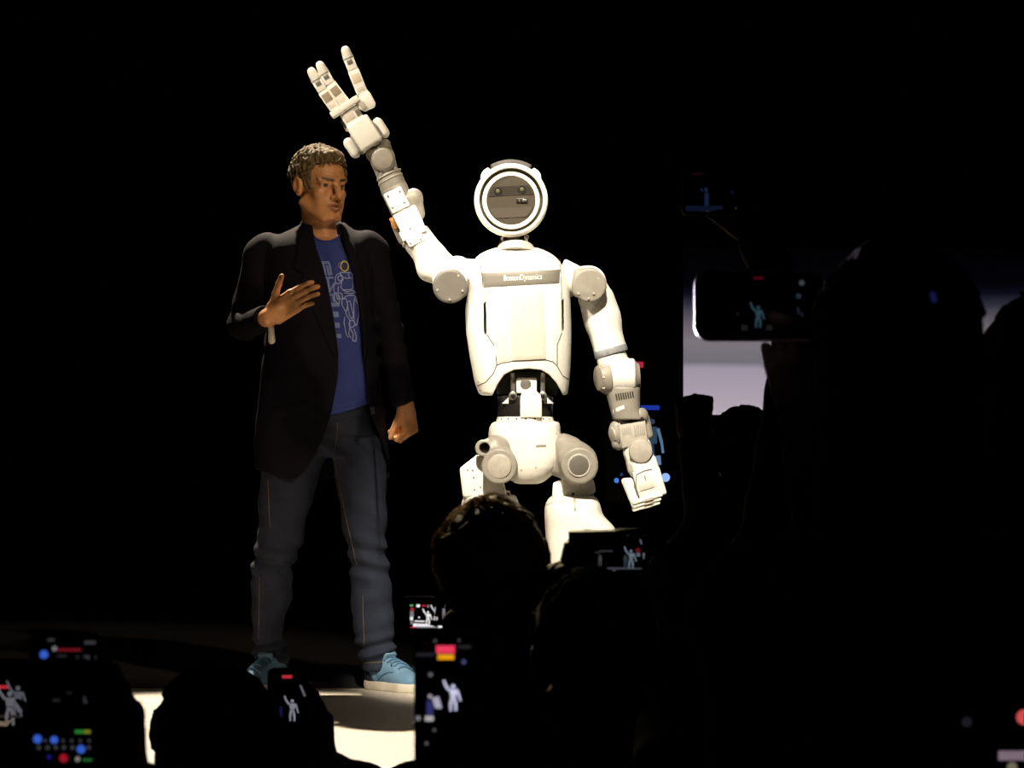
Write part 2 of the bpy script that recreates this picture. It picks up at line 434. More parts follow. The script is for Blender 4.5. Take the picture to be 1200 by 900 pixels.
# ------------------------------------------------------------------ large LED screen at the right behind the stage
YL = 11.2
led = thing('led_screen', 'large LED wall at right showing a dark to grey picture behind the raised phones', 'screen', P(1060, 486, YL) - Vector((0, 0, 0)))
def led_mat():
    m = bpy.data.materials.new('led_picture'); m.use_nodes = True; nt = m.node_tree; bs = nt.nodes['Principled BSDF']
    bs.inputs['Base Color'].default_value = (.004, .004, .004, 1); bs.inputs['Roughness'].default_value = .8
    tc = nt.nodes.new('ShaderNodeTexCoord'); sp = nt.nodes.new('ShaderNodeSeparateXYZ'); nt.links.new(tc.outputs['Generated'], sp.inputs[0])
    n = nt.nodes.new('ShaderNodeTexNoise'); n.inputs['Scale'].default_value = 2.2; n.inputs['Detail'].default_value = 1
    nt.links.new(tc.outputs['Generated'], n.inputs['Vector'])
    a = nt.nodes.new('ShaderNodeMath'); a.operation = 'MULTIPLY_ADD'; a.inputs[1].default_value = .05; nt.links.new(n.outputs[0], a.inputs[0])
    nt.links.new(sp.outputs['Z'], a.inputs[2])
    sub = nt.nodes.new('ShaderNodeMath'); sub.operation = 'SUBTRACT'; sub.inputs[1].default_value = .025; nt.links.new(a.outputs[0], sub.inputs[0])
    r = nt.nodes.new('ShaderNodeValToRGB'); e = r.color_ramp.elements
    H = 196.0   # the picture spans rows 290 (top) to 486 (bottom) of the view
    stops = [(486, (178, 165, 176)), (455, (168, 156, 170)), (432, (158, 150, 165)), (424, (112, 110, 118)), (400, (124, 117, 124)), (388, (112, 104, 112)), (372, (84, 80, 88)), (358, (44, 45, 58)), (346, (12, 13, 26)), (335, (2, 2, 7)), (290, (0, 0, 1))]
    e[0].position = 0; e[0].color = (*lin(stops[0][1]), 1); e[1].position = 1; e[1].color = (*lin(stops[-1][1]), 1)
    for v, c in stops[1:-1]:
        k = e.new((486-v)/H); k.color = (*lin(c), 1)
    nt.links.new(sub.outputs[0], r.inputs[0])
    # fine pixel grid of the LED modules
    w1 = nt.nodes.new('ShaderNodeTexWave'); w1.bands_direction = 'X'; w1.inputs['Scale'].default_value = 30
    w2 = nt.nodes.new('ShaderNodeTexWave'); w2.bands_direction = 'Z'; w2.inputs['Scale'].default_value = 30
    for x in (w1, w2): nt.links.new(tc.outputs['Object'], x.inputs['Vector'])
    ad = nt.nodes.new('ShaderNodeMath'); ad.operation = 'ADD'; nt.links.new(w1.outputs['Fac'], ad.inputs[0]); nt.links.new(w2.outputs['Fac'], ad.inputs[1])
    ma = nt.nodes.new('ShaderNodeMath'); ma.operation = 'MULTIPLY_ADD'; ma.inputs[1].default_value = .07; ma.inputs[2].default_value = .93; nt.links.new(ad.outputs[0], ma.inputs[0])
    nt.links.new(r.outputs[0], bs.inputs['Emission Color']); nt.links.new(ma.outputs[0], bs.inputs['Emission Strength'])
    return m
p0 = P(801, 486, YL); p1 = P(1420, 290, YL)
b = B(); b.box(((p0.x+p1.x)/2, YL+.006, (p0.z+p1.z)/2), ((p1.x-p0.x)/2, .006, (p1.z-p0.z)/2), bev=0); b.done('picture', led_mat(), led)
b = B(); b.box(((p0.x+p1.x)/2, YL+.08, (p0.z+p1.z)/2), ((p1.x-p0.x)/2+.02, .06, (p1.z-p0.z)/2+.02), bev=.01); b.done('cabinet', M_BLACK, led)
for x in (p0.x+.2, (p0.x+p1.x)/2, p1.x-.2):
    b = B(); b.box((x, YL+.1, (p0.z-.02)/2), (.05, .05, (p0.z-.02)/2), bev=.004); b.done('support_post', M_BLACK, led)

# ------------------------------------------------------------------ flat pictures on displays
def disc2(cx, cy, r, n=14, ry=None): return [(cx+r*math.cos(2*math.pi*i/n), cy+(ry or r)*math.sin(2*math.pi*i/n)) for i in range(n)]
def stroke(a, b_, wd):
    dx, dy = b_[0]-a[0], b_[1]-a[1]; L = math.hypot(dx, dy) or 1; nx, ny = -dy/L*wd/2, dx/L*wd/2
    return [(a[0]+nx, a[1]+ny), (b_[0]+nx, b_[1]+ny), (b_[0]-nx, b_[1]-ny), (a[0]-nx, a[1]-ny)]
def rect(x0, y0, x1, y1): return [(x0, y0), (x1, y0), (x1, y1), (x0, y1)]
def robot_fig(cx, top, h, rgb, k=1.0):
    """small waving robot as a display shows it; x right, y down, in pixels of the view"""
    s = h/100; q = lambda x, y: (cx+x*s, top+y*s); m = glow(rgb, k); L = []
    L.append((disc2(*q(0, 16), 7*s), m)); L.append(([q(-13, 26), q(13, 26), q(11, 50), q(-9, 50)], m))
    L.append(([q(-9, 52), q(9, 52), q(8, 62), q(-8, 62)], m))
    L.append((stroke(q(-13, 30), q(-26, 12), 8*s), m)); L.append((stroke(q(-26, 13), q(-32, -6), 7*s), m))
    L.append((stroke(q(14, 28), q(20, 48), 7*s), m)); L.append((stroke(q(20, 48), q(25, 66), 6*s), m))
    L.append((stroke(q(-6, 62), q(-9, 82), 9*s), m)); L.append((stroke(q(6, 62), q(9, 82), 9*s), m))
    L.append((stroke(q(-9, 82), q(-8, 100), 7*s), m)); L.append((stroke(q(9, 82), q(9, 100), 7*s), m))
    return L
def man_fig(cx, top, h, rgb, k=1.0):
    s = h/100; q = lambda x, y: (cx+x*s, top+y*s); m = glow(rgb, k)
    return [(disc2(*q(0, 7), 7*s), m), ([q(-14, 16), q(14, 16), q(12, 52), q(-12, 52)], m), (stroke(q(-7, 52), q(-10, 98), 9*s), m), (stroke(q(6, 52), q(10, 98), 9*s), m)]
def display(parent, Y, polys, name='screen_picture', rel=0.0):
    """emissive shapes lying on a display; points are view pixels at the display's distance"""
    bm = bmesh.new(); ms = []
    for i, (pts, m) in enumerate(polys):
        if m not in ms: ms.append(m)
        f = bm.faces.new([bm.verts.new(P(x, y, Y) - Vector((0, .0002+.00002*(i % 9), 0))) for x, y in pts]); f.material_index = ms.index(m)
    me = bpy.data.meshes.new('m'); bm.normal_update(); bm.to_mesh(me); bm.free()
    o = bpy.data.objects
    r = obj(name, me, None, parent); r['kind'] = 'stuff'
    for m in ms: me.materials.append(m)
    return r
def slab(bb, c, hx, hz, hy, rad, n=6):
    """rounded slab upright in the picture plane"""
    pts = []
    for k, (sx, sz) in enumerate(((1, 1), (-1, 1), (-1, -1), (1, -1))):
        for i in range(n+1):
            a = math.pi/2*(k+i/n); pts.append((c.x+sx*(hx-rad)+rad*math.cos(a), c.z+sz*(hz-rad)+rad*math.sin(a)))
    fr = [Vector((x, c.y-hy, z)) for x, z in pts]; bk = [Vector((x, c.y+hy, z)) for x, z in pts]
    bb.prism(fr, bk, bev=min(hy*.5, .002), seg=2); return pts

# portrait display standing behind the robot
YD = 10.3
dsp = thing('display_stand', 'portrait display with a blue heading and robot picture behind the robot hand', 'display', (P(752, 500, YD).x, YD, STAGE))
c = P(752, 498, YD)
b = B(); slab(b, c, 44*YD/F, 92*YD/F, .02, .01); b.done('panel', M_BLACK, dsp)
b = B(); b.cone((c.x, YD+.01, STAGE+.02), (c.x, YD+.01, c.z-.30), .025, .025); b.done('post', M_BLACK, dsp)
b = B(); b.box((c.x, YD+.01, STAGE+.011), (.22, .16, .011), bev=.005); b.done('base_plate', M_BLACK, dsp)
blue = (40, 78, 190)
pl = [(rect(741, 424, 754, 431), glow((170, 34, 66))), (rect(752, 475, 773, 480.5), glow((24, 48, 150)))]
for x in (745, 750.5): pl.append((rect(x, 475, x+3.5, 480.5), glow((24, 48, 150))))
pl += [(disc2(764.5, 494, 3.2), glow((40, 60, 80))), (rect(758, 500, 770, 520), glow((44, 66, 88))), (stroke((771, 502), (775.5, 519), 3.6), glow((80, 112, 138))), (stroke((775.5, 519), (777, 531), 3.0), glow((84, 118, 150))),
       (stroke((763, 520), (765, 536), 6), glow((28, 50, 80))), (stroke((770, 534), (771, 545), 8), glow((96, 126, 165))), (stroke((762, 534), (764, 548), 6), glow((40, 60, 100))),
       (disc2(780, 559.5, 5.2), glow((150, 185, 245))), (disc2(722.5, 563, 3), glow((70, 120, 205))), (disc2(728.5, 556, 2), glow((30, 50, 100)))]
display(dsp, YD-.0205, pl)

# ------------------------------------------------------------------ the humanoid robot
YR = 7.8; S = YR/F
def R(u, v, w=0.0): return P(u, v, YR-w*S)          # w: pixels towards the viewer
rob = thing('humanoid_robot', 'white humanoid robot with round ring-lit face waving one raised arm on stage', 'robot', (R(618, 500).x, YR, STAGE))
TOW = Vector((0, -1, 0))
def lev(rows): # (v, uL, uR, wFront, wBack) -> loft levels
    return [(R(0, v).z, ((a+c)/2-600)*S, YR-(f-k)/2*S, (c-a)/2*S, (f+k)/2*S) for v, a, c, f, k in rows]
# torso
fl = Field(R(535, 470, 0)+Vector((0, -.22, 0)), R(680, 282, 0)+Vector((0, .22, 0)), .0024)
fl.put(loftz(lev([(290.5, 580, 630, 20, 24), (294, 570, 640, 34, 36), (300, 558, 651, 42, 46), (308, 553, 657, 46, 50), (322, 550, 664, 49, 53), (346, 548, 668, 50, 55), (362, 545, 669, 50, 55), (388, 546, 669.5, 49, 55), (420, 551, 669, 46, 52), (450, 556.5, 667, 42, 48), (463, 562, 665, 39, 45)]), 3.2, .008))
fl.put(front_poly([(577, 480), (577, 463), (584, 449), (591, 439), (602, 433.5), (620, 432), (634, 433.5), (643, 438.5), (652, 449), (659, 461), (659, 480)], 7.4, 8.3), .004, 'sub')
for q in ([(566.5, 356), (569.5, 353), (570.5, 390), (569, 393), (567, 389)], [(658, 352), (660.5, 350), (661, 387), (658.5, 390)]):
    fl.put(front_poly(q, 7.4, 7.80), .0, 'sub')
torso = fl.done('torso', M_WHITE, rob, 'white shell with grey chest band')
pj = Proj(fl.V, fl.Q)
b = B(); pj.patch(b, [(565, 320), (656, 316), (655, 331.5), (567, 336.5)], 30, 6, .0035, .006); band = b.done('chest_band', mat('robot_band_taupe', (.15, .14, .118), .5), torso, 'warm grey band with lettering', sharp=60)
b = B(); pj.patch(b, [(595, 338), (636, 337), (640, 420.5), (600, 422.5)], 14, 24, .004, .006); b.done('chest_panel', M_CREAM, torso, 'cream centre panel', sharp=60)
b = B(); pj.patch(b, [(567.5, 338.5), (594, 338.3), (599, 421), (583, 425)], 12, 24, .0022, .006); b.done('chest_panel', mat('robot_ivory_panel', (.66, .62, .56), .5), torso, sharp=60)
b = B()
for ln in ([(568, 337), (568, 353)], [(570.5, 392), (581, 408), (582, 428)], [(582, 428), (588, 425.5), (600, 423.5), (640, 422), (648, 424), (653, 429)], [(582, 428), (578, 438), (569, 448), (560, 452)],
           [(658, 337), (658, 350)], [(658.5, 390), (653, 404), (653, 429), (659, 440), (666, 444.5)], [(553.5, 303), (560, 306), (564, 315), (566, 338)], [(656, 303), (657, 317), (658, 337)]):
    b.tube(pj.line(ln, .0), .0014, 6)
b.done('seam_lines', M_DARK, torso)
b = B()
for u, v in ((560, 452), (563, 457), (561, 447)): p = pj(u, v); b.cone(p+Vector((0, .003, 0)), p-Vector((0, .002, 0)), .003, .003, .0006, 10)
b.done('bolts', M_STEEL, torso)
# lettering on the band
cu = bpy.data.curves.new('lettering', 'FONT'); cu.body = 'BostonDynamics'; cu.size = 1.0
to = bpy.data.objects.new('lettering', cu); tm = bpy.data.meshes.new_from_object(to); bpy.data.objects.remove(to)
co = np.array([v.co[:] for v in tm.vertices]); mn, mx = co.min(0), co.max(0)
bt = B(); pj2 = Proj([v.co+CENT[band.name] for v in band.data.vertices], [p.vertices[:] for p in band.data.polygons])
for v in tm.vertices:
    a = (v.co.x-mn[0])/(mx[0]-mn[0]); c2 = (v.co.y-mn[1])/(mx[1]-mn[1])
    u_ = 590.5+a*44.5; v.co = pj2(u_, 331.2-a*2.0-c2*8.6, .0012)
obj('lettering', tm, mat('robot_lettering_white', (.85, .83, .78), .5), torso, 'white BostonDynamics lettering')
# belly opening: black block painting its shade, rods, tongue, waist drum
b = B(); b.box(R(618, 446, -14), (36*S, 18*S, 17*S), bev=.006); b.done('belly_shade_block', M_DARK, torso, 'black block painting the shade of the recess under the chest')
waist = B().cone(R(615.5, 490, 0), R(615.5, 464, 0), 32.5*S, 32.5*S, .004, 40).done('waist_joint', M_DARK, rob, 'black drum with white tongue and steel rods')
for u in (601, 636):
    b = B(); b.cone(R(u, 437, 24), R(u, 461, 26), 2.6*S, 2.6*S, .001, 14); b.cone(R(u, 464, 24), R(u, 464, 34), 5*S, 5*S, .0015, 18); b.done('push_rod', M_STEEL, waist)
    b = B(); b.cone(R(u, 464, 33), R(u, 464, 35.5), 2.6*S, 2.6*S, .001, 14); b.done('rod_pin', M_DARK, waist)
for u, sg in ((594, -1), (643, 1)):
    b = B(); b.prism([R(u-5*sg, 463, 26), R(u+6*sg, 473, 26), R(u-6*sg, 473, 26)], [R(u-5*sg, 463, 18), R(u+6*sg, 473, 18), R(u-6*sg, 473, 18)], .0015)
    b.done('bracket', M_WHITE, waist)
b = B(); b.box(R(617, 452, 20), (12*S, 10*S, 9*S), bev=.005)
b.done('yoke_block', M_WHITE, waist)
b = B(); b.cone(R(616, 450, 29), R(616, 450, 31), 6.3*S, 6.3*S, .001, 20); b.done('yoke_hole', M_GREY2, waist)
tg = [(609.5, 489), (609.5, 467), (611, 461), (616, 458), (623, 457), (630, 459), (634, 464), (635, 470), (635, 489)]
b = B(); b.prism([R(u, v, 36) for u, v in tg], [R(u, v, 18) for u, v in tg], .004); b.done('yoke_tongue', M_WHITE, waist)
b = B(); b.cone(R(615.5, 494, 0), R(615.5, 488.5, 0), 34*S, 33*S, .0025, 40)
b.done('base_ring', M_WHITE, waist)
b = B()
for k in range(9):
    a = math.radians(-75+k*19); b.cone(R(615.5+33*math.sin(a), 490.8, 33*math.cos(a)-.6), R(615.5+33*math.sin(a), 490.8, 33*math.cos(a)+.9), 1.2*S, 1.2*S, .0003, 8)
b.done('ring_bolts', M_DARK, waist)
# pelvis
fl = Field(R(560, 575)+Vector((0, -.16, 0)), R(668, 488)+Vector((0, .16, 0)), .0024)
fl.put(loftz(lev([(494, 578, 655, 36, 36), (500, 573.5, 656.5, 40, 40), (512, 572.5, 657.5, 42, 42), (528, 577, 658, 42, 42), (538, 583, 657, 42, 42), (548, 588, 653.5, 41, 41), (556, 592, 648, 38, 38), (563, 598, 640, 33, 33), (567, 604, 633, 26, 26)]), 2.8, .008))
pel = fl.done('pelvis', M_WHITE, rob); pq = Proj(fl.V, fl.Q)
b = B(); pq.patch(b, [(628, 521.5), (640, 521), (640, 524), (628, 524.5)], 4, 2, .001, .002); b.done('badge', M_GREY, pel)
b = B()
for u, v in ((599, 501), (652, 508), (611, 551), (628, 548)): p = pq(u, v); b.cone(p+Vector((0, .002, 0)), p-Vector((0, .0008, 0)), .0026, .0026, .0004, 8)
b.done('screws', M_GREY, pel)
# hip joints
def hip(side):
    fl = Field(R(555, 580)+Vector((0, -.2, 0)), R(712, 500)+Vector((0, .1, 0)), .0026) if side > 0 else Field(R(552, 582)+Vector((0, -.2, 0)), R(625, 503)+Vector((0, .1, 0)), .0026)
    if side < 0:
        fl.put(cyl(R(588, 545, 8), R(585, 546.5, 56), 20.5*S, .006)); fl.put(cap(R(582, 527, 30), R(580, 523, 34), 13*S), .02); fl.put(cap(R(592, 522, 28), R(590, 540, 30), 13*S), .015)
        fl.put(cyl(R(570, 525, 20), R(566, 525, 46), 9.5*S, .004), .008); fl.put(cyl(R(570, 525, 30), R(565.5, 525, 60), 6.2*S, .002), .002, 'sub')
        o = fl.done('hip_joint', M_GREY, rob, 'grey rounded hip casting with pale disc')
        b = B(); b.cone(R(585.5, 546.5, 54), R(585, 547, 58), 14.5*S, 13.5*S, .002, 32); b.done('cover_disc', M_LGREY, o)
        b = B(); b.cone(R(569.5, 525, 31), R(568.7, 525, 36), 6*S, 6*S, .001, 20); b.done('bore', M_DARK, o)
    else:
        fl.put(cyl(R(676, 544, 4), R(679.5, 546, 52), 21.5*S, .008)); fl.put(cap(R(660, 521, 22), R(668, 532, 28), 13*S, 16*S), .03); fl.put(cap(R(672, 522, 22), R(684, 536, 34), 9*S, 13*S), .02)
        fl.put(cap(R(652, 548, 20), R(676, 556, 26), 10*S), .02)
        o = fl.done('hip_joint', M_GREY, rob, 'grey rounded hip casting with dark disc')
        b = B(); b.lathe(R(678.3, 545.5, 50), R(679.5, 546, 60)-R(678.3, 545.5, 50), [(11*S, 0), (13.5*S, .0), (13.5*S, .008), (12.5*S, .0095), (11.3*S, .0085), (11*S, .0)], 32); b.done('disc_rim', M_LGREY, o)
        b = B(); b.cone(R(678.3, 545.5, 50), R(679, 545.8, 53.6), 11.3*S, 11.3*S, .001, 32); b.done('cover_disc', M_GREY2, o)
hip(-1); hip(1)
# legs
def leg(side):
    if side < 0:
        pts = [(538.5, 549), (560, 532), (569, 536), (578, 548), (590, 562), (594, 580), (542.5, 583)]
        t = B(); t.prism([R(u, v, 26) for u, v in pts], [R(u, v, -34) for u, v in pts], .008, 3); th = t.done('thigh', M_WHITE, rob, sharp=50)
        rows = [(580, 544, 604, 30, 34), (588, 541, 608, 34, 36), (600, 540, 611, 36, 38), (640, 545, 603, 36, 38), (690, 552, 597, 32, 34), (712, 556, 594, 28, 30)]
        kn, an, kx = (574, 716), (568, 812), 574
        bolts = [(554, 551), (555, 559.5), (556, 574), (548, 551), (563, 571)]
    else:
        pts = [(648, 566), (660, 561), (690, 552), (697, 566), (698, 577), (690, 581), (647, 584)]
        t = B(); t.prism([R(u, v, 22) for u, v in pts], [R(u, v, -34) for u, v in pts], .006, 3); th = t.done('thigh', M_WHITE, rob, sharp=50)
        rows = [(581, 646, 697, 30, 34), (587, 640, 702, 36, 36), (596, 638, 704.5, 39, 38), (604, 638, 706, 40, 38), (611, 638.5, 714, 40, 38), (618, 639, 721, 40, 38), (640, 640, 726, 40, 40), (668, 642, 722, 38, 38), (700, 650, 712, 34, 34), (716, 656, 706, 28, 30)]
        kn, an, kx = (681, 720), (688, 812), 681
        bolts = []
    lo = rows[-1]; m0 = min(r[1] for r in rows); m1 = max(r[2] for r in rows)
    fl = Field(R(m0-8, 725)+Vector((0, -.14, 0)), R(m1+8, 574)+Vector((0, .14, 0)), .003); fl.put(loftz(lev(rows), 2.8, .006))
    sh = fl.done('thigh_shell', M_WHITE, th)
    if side > 0:
        q = Proj(fl.V, fl.Q); b = B(); q.patch(b, [(671.5, 584), (675, 584), (675.5, 599), (672.5, 599)], 2, 5, .0008, .004); b.done('slot', M_GREY, th)
        b = B(); b.tube(q.line([(640, 592), (650, 588), (671, 586.5)], 0), .0012, 6); b.done('shell_seam', M_GREY, th)
    b = B()
    uc = (rows[0][1]+rows[0][2])/2
    b.cone(R(uc, 585, -3), R(uc, 575, -3), 25*S, 24*S, .002, 32); b.done('yaw_ring', M_GREY, th)
    b = B()
    for k in range(7):
        a = math.radians(-60+k*20); b.box(R(uc+25*math.sin(a), 579, 25*math.cos(a)-3), (1.6*S, .9*S, 1.5*S), x=(math.cos(a), 0, 0), bev=.0005)
    b.done('ring_slots', M_DARK, th)
    if bolts:
        b = B()
        for u, v in bolts: b.cone(R(u, v, 25.5), R(u, v, 26.6), 1.3*S, 1.3*S, .0003, 8)
        b.done('bolts', M_GREY, th)
    b = B(); b.cone(R(kn[0]-26, kn[1], 0), R(kn[0]+26, kn[1], 0), 26*S, 26*S, .006, 32); b.done('knee_joint', M_GREY, rob)
    b = B(); b.cone(R(kn[0], kn[1]+10, 0), R(an[0], an[1]-4, -8), 24*S, 15*S, .006, 28); b.done('shin', M_WHITE, rob)
    b = B(); b.cone(R(an[0]-15, an[1], -8), R(an[0]+15, an[1], -8), 12*S, 12*S, .004, 24); b.done('ankle_joint', M_GREY, rob)
    fz = STAGE+.03
    b = B(); c = R(an[0], an[1], -8); b.box((c.x, c.y-.05, fz), (.05, .13, .03), bev=.014, seg=3); b.done('foot', M_GREY2, rob)
leg(-1); leg(1)
# neck and head
neck = B().cone(R(602, 288, 0), R(602, 274, -4), 17*S, 16*S, .003, 28).done('neck', M_DARK, rob, 'dark cylindrical neck on a grey collar')
b = B(); b.lathe(R(604.5, 299.5, 16), R(604.5, 288, 12)-R(604.5, 299.5, 16), [(0, 0), (25*S, 0), (24*S, 4.5*S), (21.5*S, 8.5*S), (20.8*S, 10.5*S), (19.5*S, 11.5*S), (0, 11.5*S)], 36); b.done('collar', M_LGREY, neck)
b = B(); b.tube([R(614, 286, 14), R(617, 281, 15), R(616, 277, 12)], 1.6*S, 8); b.tube([R(590, 286, 14), R(588, 281, 14), R(590, 276, 10)], 1.2*S, 8); b.cone(R(617, 277.5, 12), R(617, 277.5, 18), 3*S, 3*S, .001, 14)
b.done('cables', M_STEEL, neck)
HC = R(598.8, 234.8, 20); HA = Vector((.05, -1, -.04)).normalized()   # face axis
def ring_prof(pr, name, m, par, n=64, lab=None):
    b = B(); b.lathe(HC, HA, [(max(r*S, 0) if r else 0, h*S) for r, h in pr], n); return b.done(name, m, par, lab, sharp=40)
head = ring_prof([(0, -46), (16, -45), (28, -40), (36, -31), (41, -18), (42.6, -6), (43, 2), (42.6, 6), (41, 8.6), (39, 9.6), (37.4, 9), (37.0, 7), (37.0, -4), (36, -5), (0, -5)], 'head', M_WHITE, rob, lab='round white head with a glowing ring around a dark face')
ring_prof([(33.0, -4), (37.3, -4), (37.2, 5.0), (36.7, 5.0), (36.5, -2), (33.2, -2), (33.0, -4)], 'ring_groove', mat('robot_groove_olive', (.05, .045, .03), .4), head)
ring_prof([(28.2, -3), (33.3, -3), (33.3, 1.8), (32.4, 3.0), (30, 3.0), (28.4, 2.4), (28.2, -3)], 'light_ring', mat('robot_ring_light', (.9, .87, .78), .4, emit=(1.0, .86, .60), estr=1.1), head, lab='glowing cream ring light')
face = ring_prof([(0, -4.0), (28.8, -4.0), (28.8, 2.6), (20, 3.0), (0, 3.2)], 'face_plate', mat('robot_face_smoked', (.062, .054, .043), .18, coat=.3), head, lab='smoked grey face plate')
fx, fy, fz_ = frame(HA, (0, 0, 1))                   # fx up, fy sideways
side = Vector((1, 0, 0)); side = (side-HA*side.dot(HA)).normalized(); upv = fx
def hp(du, dv, dh): return HC+side*(du*S)+upv*(-dv*S)+HA*(dh*S)
tilt = math.radians(-3)
def band_quad(v0, v1, rr, h): # strip across the face following the circle
    pts = []
    for k in range(9):
        v = v0+(v1-v0)*k/8; pts.append((-math.sqrt(max(rr*rr-v*v, 0)), v))
    pts += [(-x, v) for x, v in pts[::-1]]
    return [hp(x, v+x*math.sin(tilt), h) for x, v in pts]
for v0, v1, col in ((-16.5, -5.5, (.034, .030, .024)), (8.5, 20, (.074, .065, .053))):
    b = B(); b.prism(band_quad(v0, v1, 26.5, 3.6), band_quad(v0, v1, 26.5, 2.4), 0); b.done('face_band', mat('robot_face_band_%d' % int(v0+50), col, .2), head)
for u, v in ((-15.5, -10.6), (12.5, -12.6)):
    b = B(); b.lathe(hp(u, v, 3), HA, [(0, 0), (4.8*S, 0), (4.8*S, 1.2*S), (4.2*S, 1.8*S), (3.4*S, 1.8*S), (3.2*S, 1.0*S), (0, 1.0*S)], 24); o = b.done('camera_eye', M_DARK, head, 'round black camera eye')
    b = B(); b.lathe(hp(u, v, 4.0), HA, [(0, 0), (2.6*S, 0), (2.0*S, .9*S), (0, 1.3*S)], 20); b.done('camera_lens', mat('robot_lens_olive', (.10, .10, .05), .12), head)
b = B(); b.box(hp(12.6, 0.4, 3.4), (6.6*S, 2.9*S, .9*S), x=side, z=HA, bev=.001); b.done('depth_sensor', M_DARK, head, 'small black sensor bar')
b = B(); b.box(hp(15.6, .1, 4.2), (2.6*S, 1.5*S, .4*S), x=side, z=HA, bev=.0003); b.box(hp(9.6, .6, 4.2), (.7*S, 1.5*S, .4*S), x=side, z=HA, bev=.0003); b.done('sensor_windows', M_STEEL, head)
# grey crown and the two white ear fairings
b = B()
for (a0, a1, rr, h0, h1) in ((-31, 31, 47.6, -26, 2),):
    fr = []; 
    for k in range(15):
        a = math.radians(a0+(a1-a0)*k/14); fr.append((math.sin(a), -math.cos(a)))
    ou = [(x*rr, y*rr) for x, y in fr]+[(x*40, y*40) for x, y in fr[::-1]]
    b.prism([hp(x, y, h1) for x, y in ou], [hp(x*.96, y*.96, h0) for x, y in ou], .003)
b.done('crown_cap', mat('robot_crown_grey', (.05, .046, .042), .6), head, 'dark grey cap over the head', sharp=45)
for sg in (-1, 1):
    ou = [(26.5, -38.5), (31.5, -35.5), (35, -30.5), (35.6, -24.5), (30, -22), (22, -33)]
    b = B(); b.prism([hp(sg*x, y, -1) for x, y in ou], [hp(sg*x*.95, y*.95, -24) for x, y in ou], .004); b.done('ear_fairing', M_WHITE, head, sharp=45)

# --- arm raised beside the presenter
sh = B(); sh.cone(R(556, 326, -4), R(540, 322, 0), 22*S, 20*S, .006, 32)
shoulder = sh.done('shoulder_joint', M_WHITE, rob, 'white shoulder with grey covers')
fl = Field(R(498, 362)+Vector((0, -.13, 0)), R(556, 290)+Vector((0, .13, 0)), .0025)
fl.put(cap(R(536, 318, 2), R(528, 326, 6), 18*S, 19*S)); fl.put(cyl(R(527, 330, -24), R(527, 330, 30), 20*S, .01), .01)
fl.done('shoulder_shell', M_WHITE, shoulder)
b = B(); b.cone(R(542, 317, 2), R(550, 317, 2), 15*S, 12.5*S, .005, 28); b.done('shoulder_cap', M_GREY, shoulder)
fl = Field(R(500, 366)+Vector((0, -.15, 0)), R(560, 312)+Vector((0, .1, 0)), .0025)
fl.put(cyl(R(527, 334, 8), R(527.5, 335.5, 42), 20*S, .009)); fl.put(cap(R(528, 338, 20), R(542, 336, 14), 14*S, 12*S), .012)
o = fl.done('shoulder_cover', M_GREY2, shoulder, 'dark grey oval cover')
b = B()
for k in range(5):
    a = math.radians(k*72+20); p = (527.5+15.5*math.cos(a), 335.5+15.5*math.sin(a)); b.cone(R(*p, 41), R(*p, 43), 1.2*S, 1.2*S, .0003, 8)
b.done('cover_bolts', M_LGREY, shoulder)
fl = Field(R(462, 350)+Vector((0, -.1, 0)), R(548, 258)+Vector((0, .1, 0)), .0025)
fl.put(cap(R(526, 323, 6), R(505, 302, 4), 19.5*S, 18.5*S)); fl.put(cyl(R(508, 305, 4), R(485, 275, 4), 18.2*S, .006), .012); fl.put(ell(R(502, 316, 4), (13*S, 17*S, 14*S)), .02)
ua = fl.done('upper_arm', M_WHITE, rob)
def pt(a, b_, t): return (a[0]+(b_[0]-a[0])*t, a[1]+(b_[1]-a[1])*t)
b = B(); b.lathe(R(487.5, 279, 4), R(486, 277, 4)-R(487.5, 279, 4), [(0, 0), (18.6*S, 0), (18.9*S, 1.2*S), (18.6*S, 2.4*S), (0, 2.4*S)], 32); b.done('arm_band', M_GREY, ua)
# elbow of the raised arm: grey fork, white boxes
axd = (R(463, 226)-R(490, 281)).normalized()           # along the forearm, upwards
axs = axd.cross(TOW).normalized(); axs = axs if axs.x > 0 else -axs
el = B(); el.cone(R(487, 277, 2), R(474, 248, 2), 15*S, 15*S, .005, 28)
elbow = el.done('elbow_joint', M_GREY, rob, 'grey elbow fork with white boxes')
fl = Field(R(450, 296)+Vector((0, -.12, 0)), R(508, 208)+Vector((0, .12, 0)), .0024)
fl.put(cap(R(474, 236, 4), R(485, 232, 4), 12*S, 10*S)); fl.put(cap(R(485, 231, 4), R(490.5, 251, 2), 9.5*S, 7.6*S), .01)
fl.put(cap(R(466, 262, 0), R(474, 280, 0), 8*S, 8*S), .008)
fl.done('elbow_fork', M_GREY, elbow)
b = B(); b.box(R(478.5, 257, 12), (14.5*S, 12*S, 11*S), x=axs, z=axd, bev=.004); b.done('elbow_box', M_WHITE, elbow)
b = B(); b.box(R(484, 272, 13), (15.5*S, 11*S, 6*S), x=axs, z=axd, bev=.004); b.done('elbow_box', M_WHITE, elbow)
b = B(); b.box(R(486, 279.5, 19), (10*S, 4.5*S, 7*S), x=axs, z=axd, bev=.003); b.done('elbow_cover', M_WHITE, elbow)
b = B()
for u, v, w_ in ((478, 259.5, 23), (480.5, 268, 24), (481, 285, 23.6), (493, 280, 23.6)): b.cone(R(u, v, w_-1), R(u, v, w_+.9), 1.1*S, 1.1*S, .0003, 8)
b.done('elbow_bolts', M_GREY2, elbow)
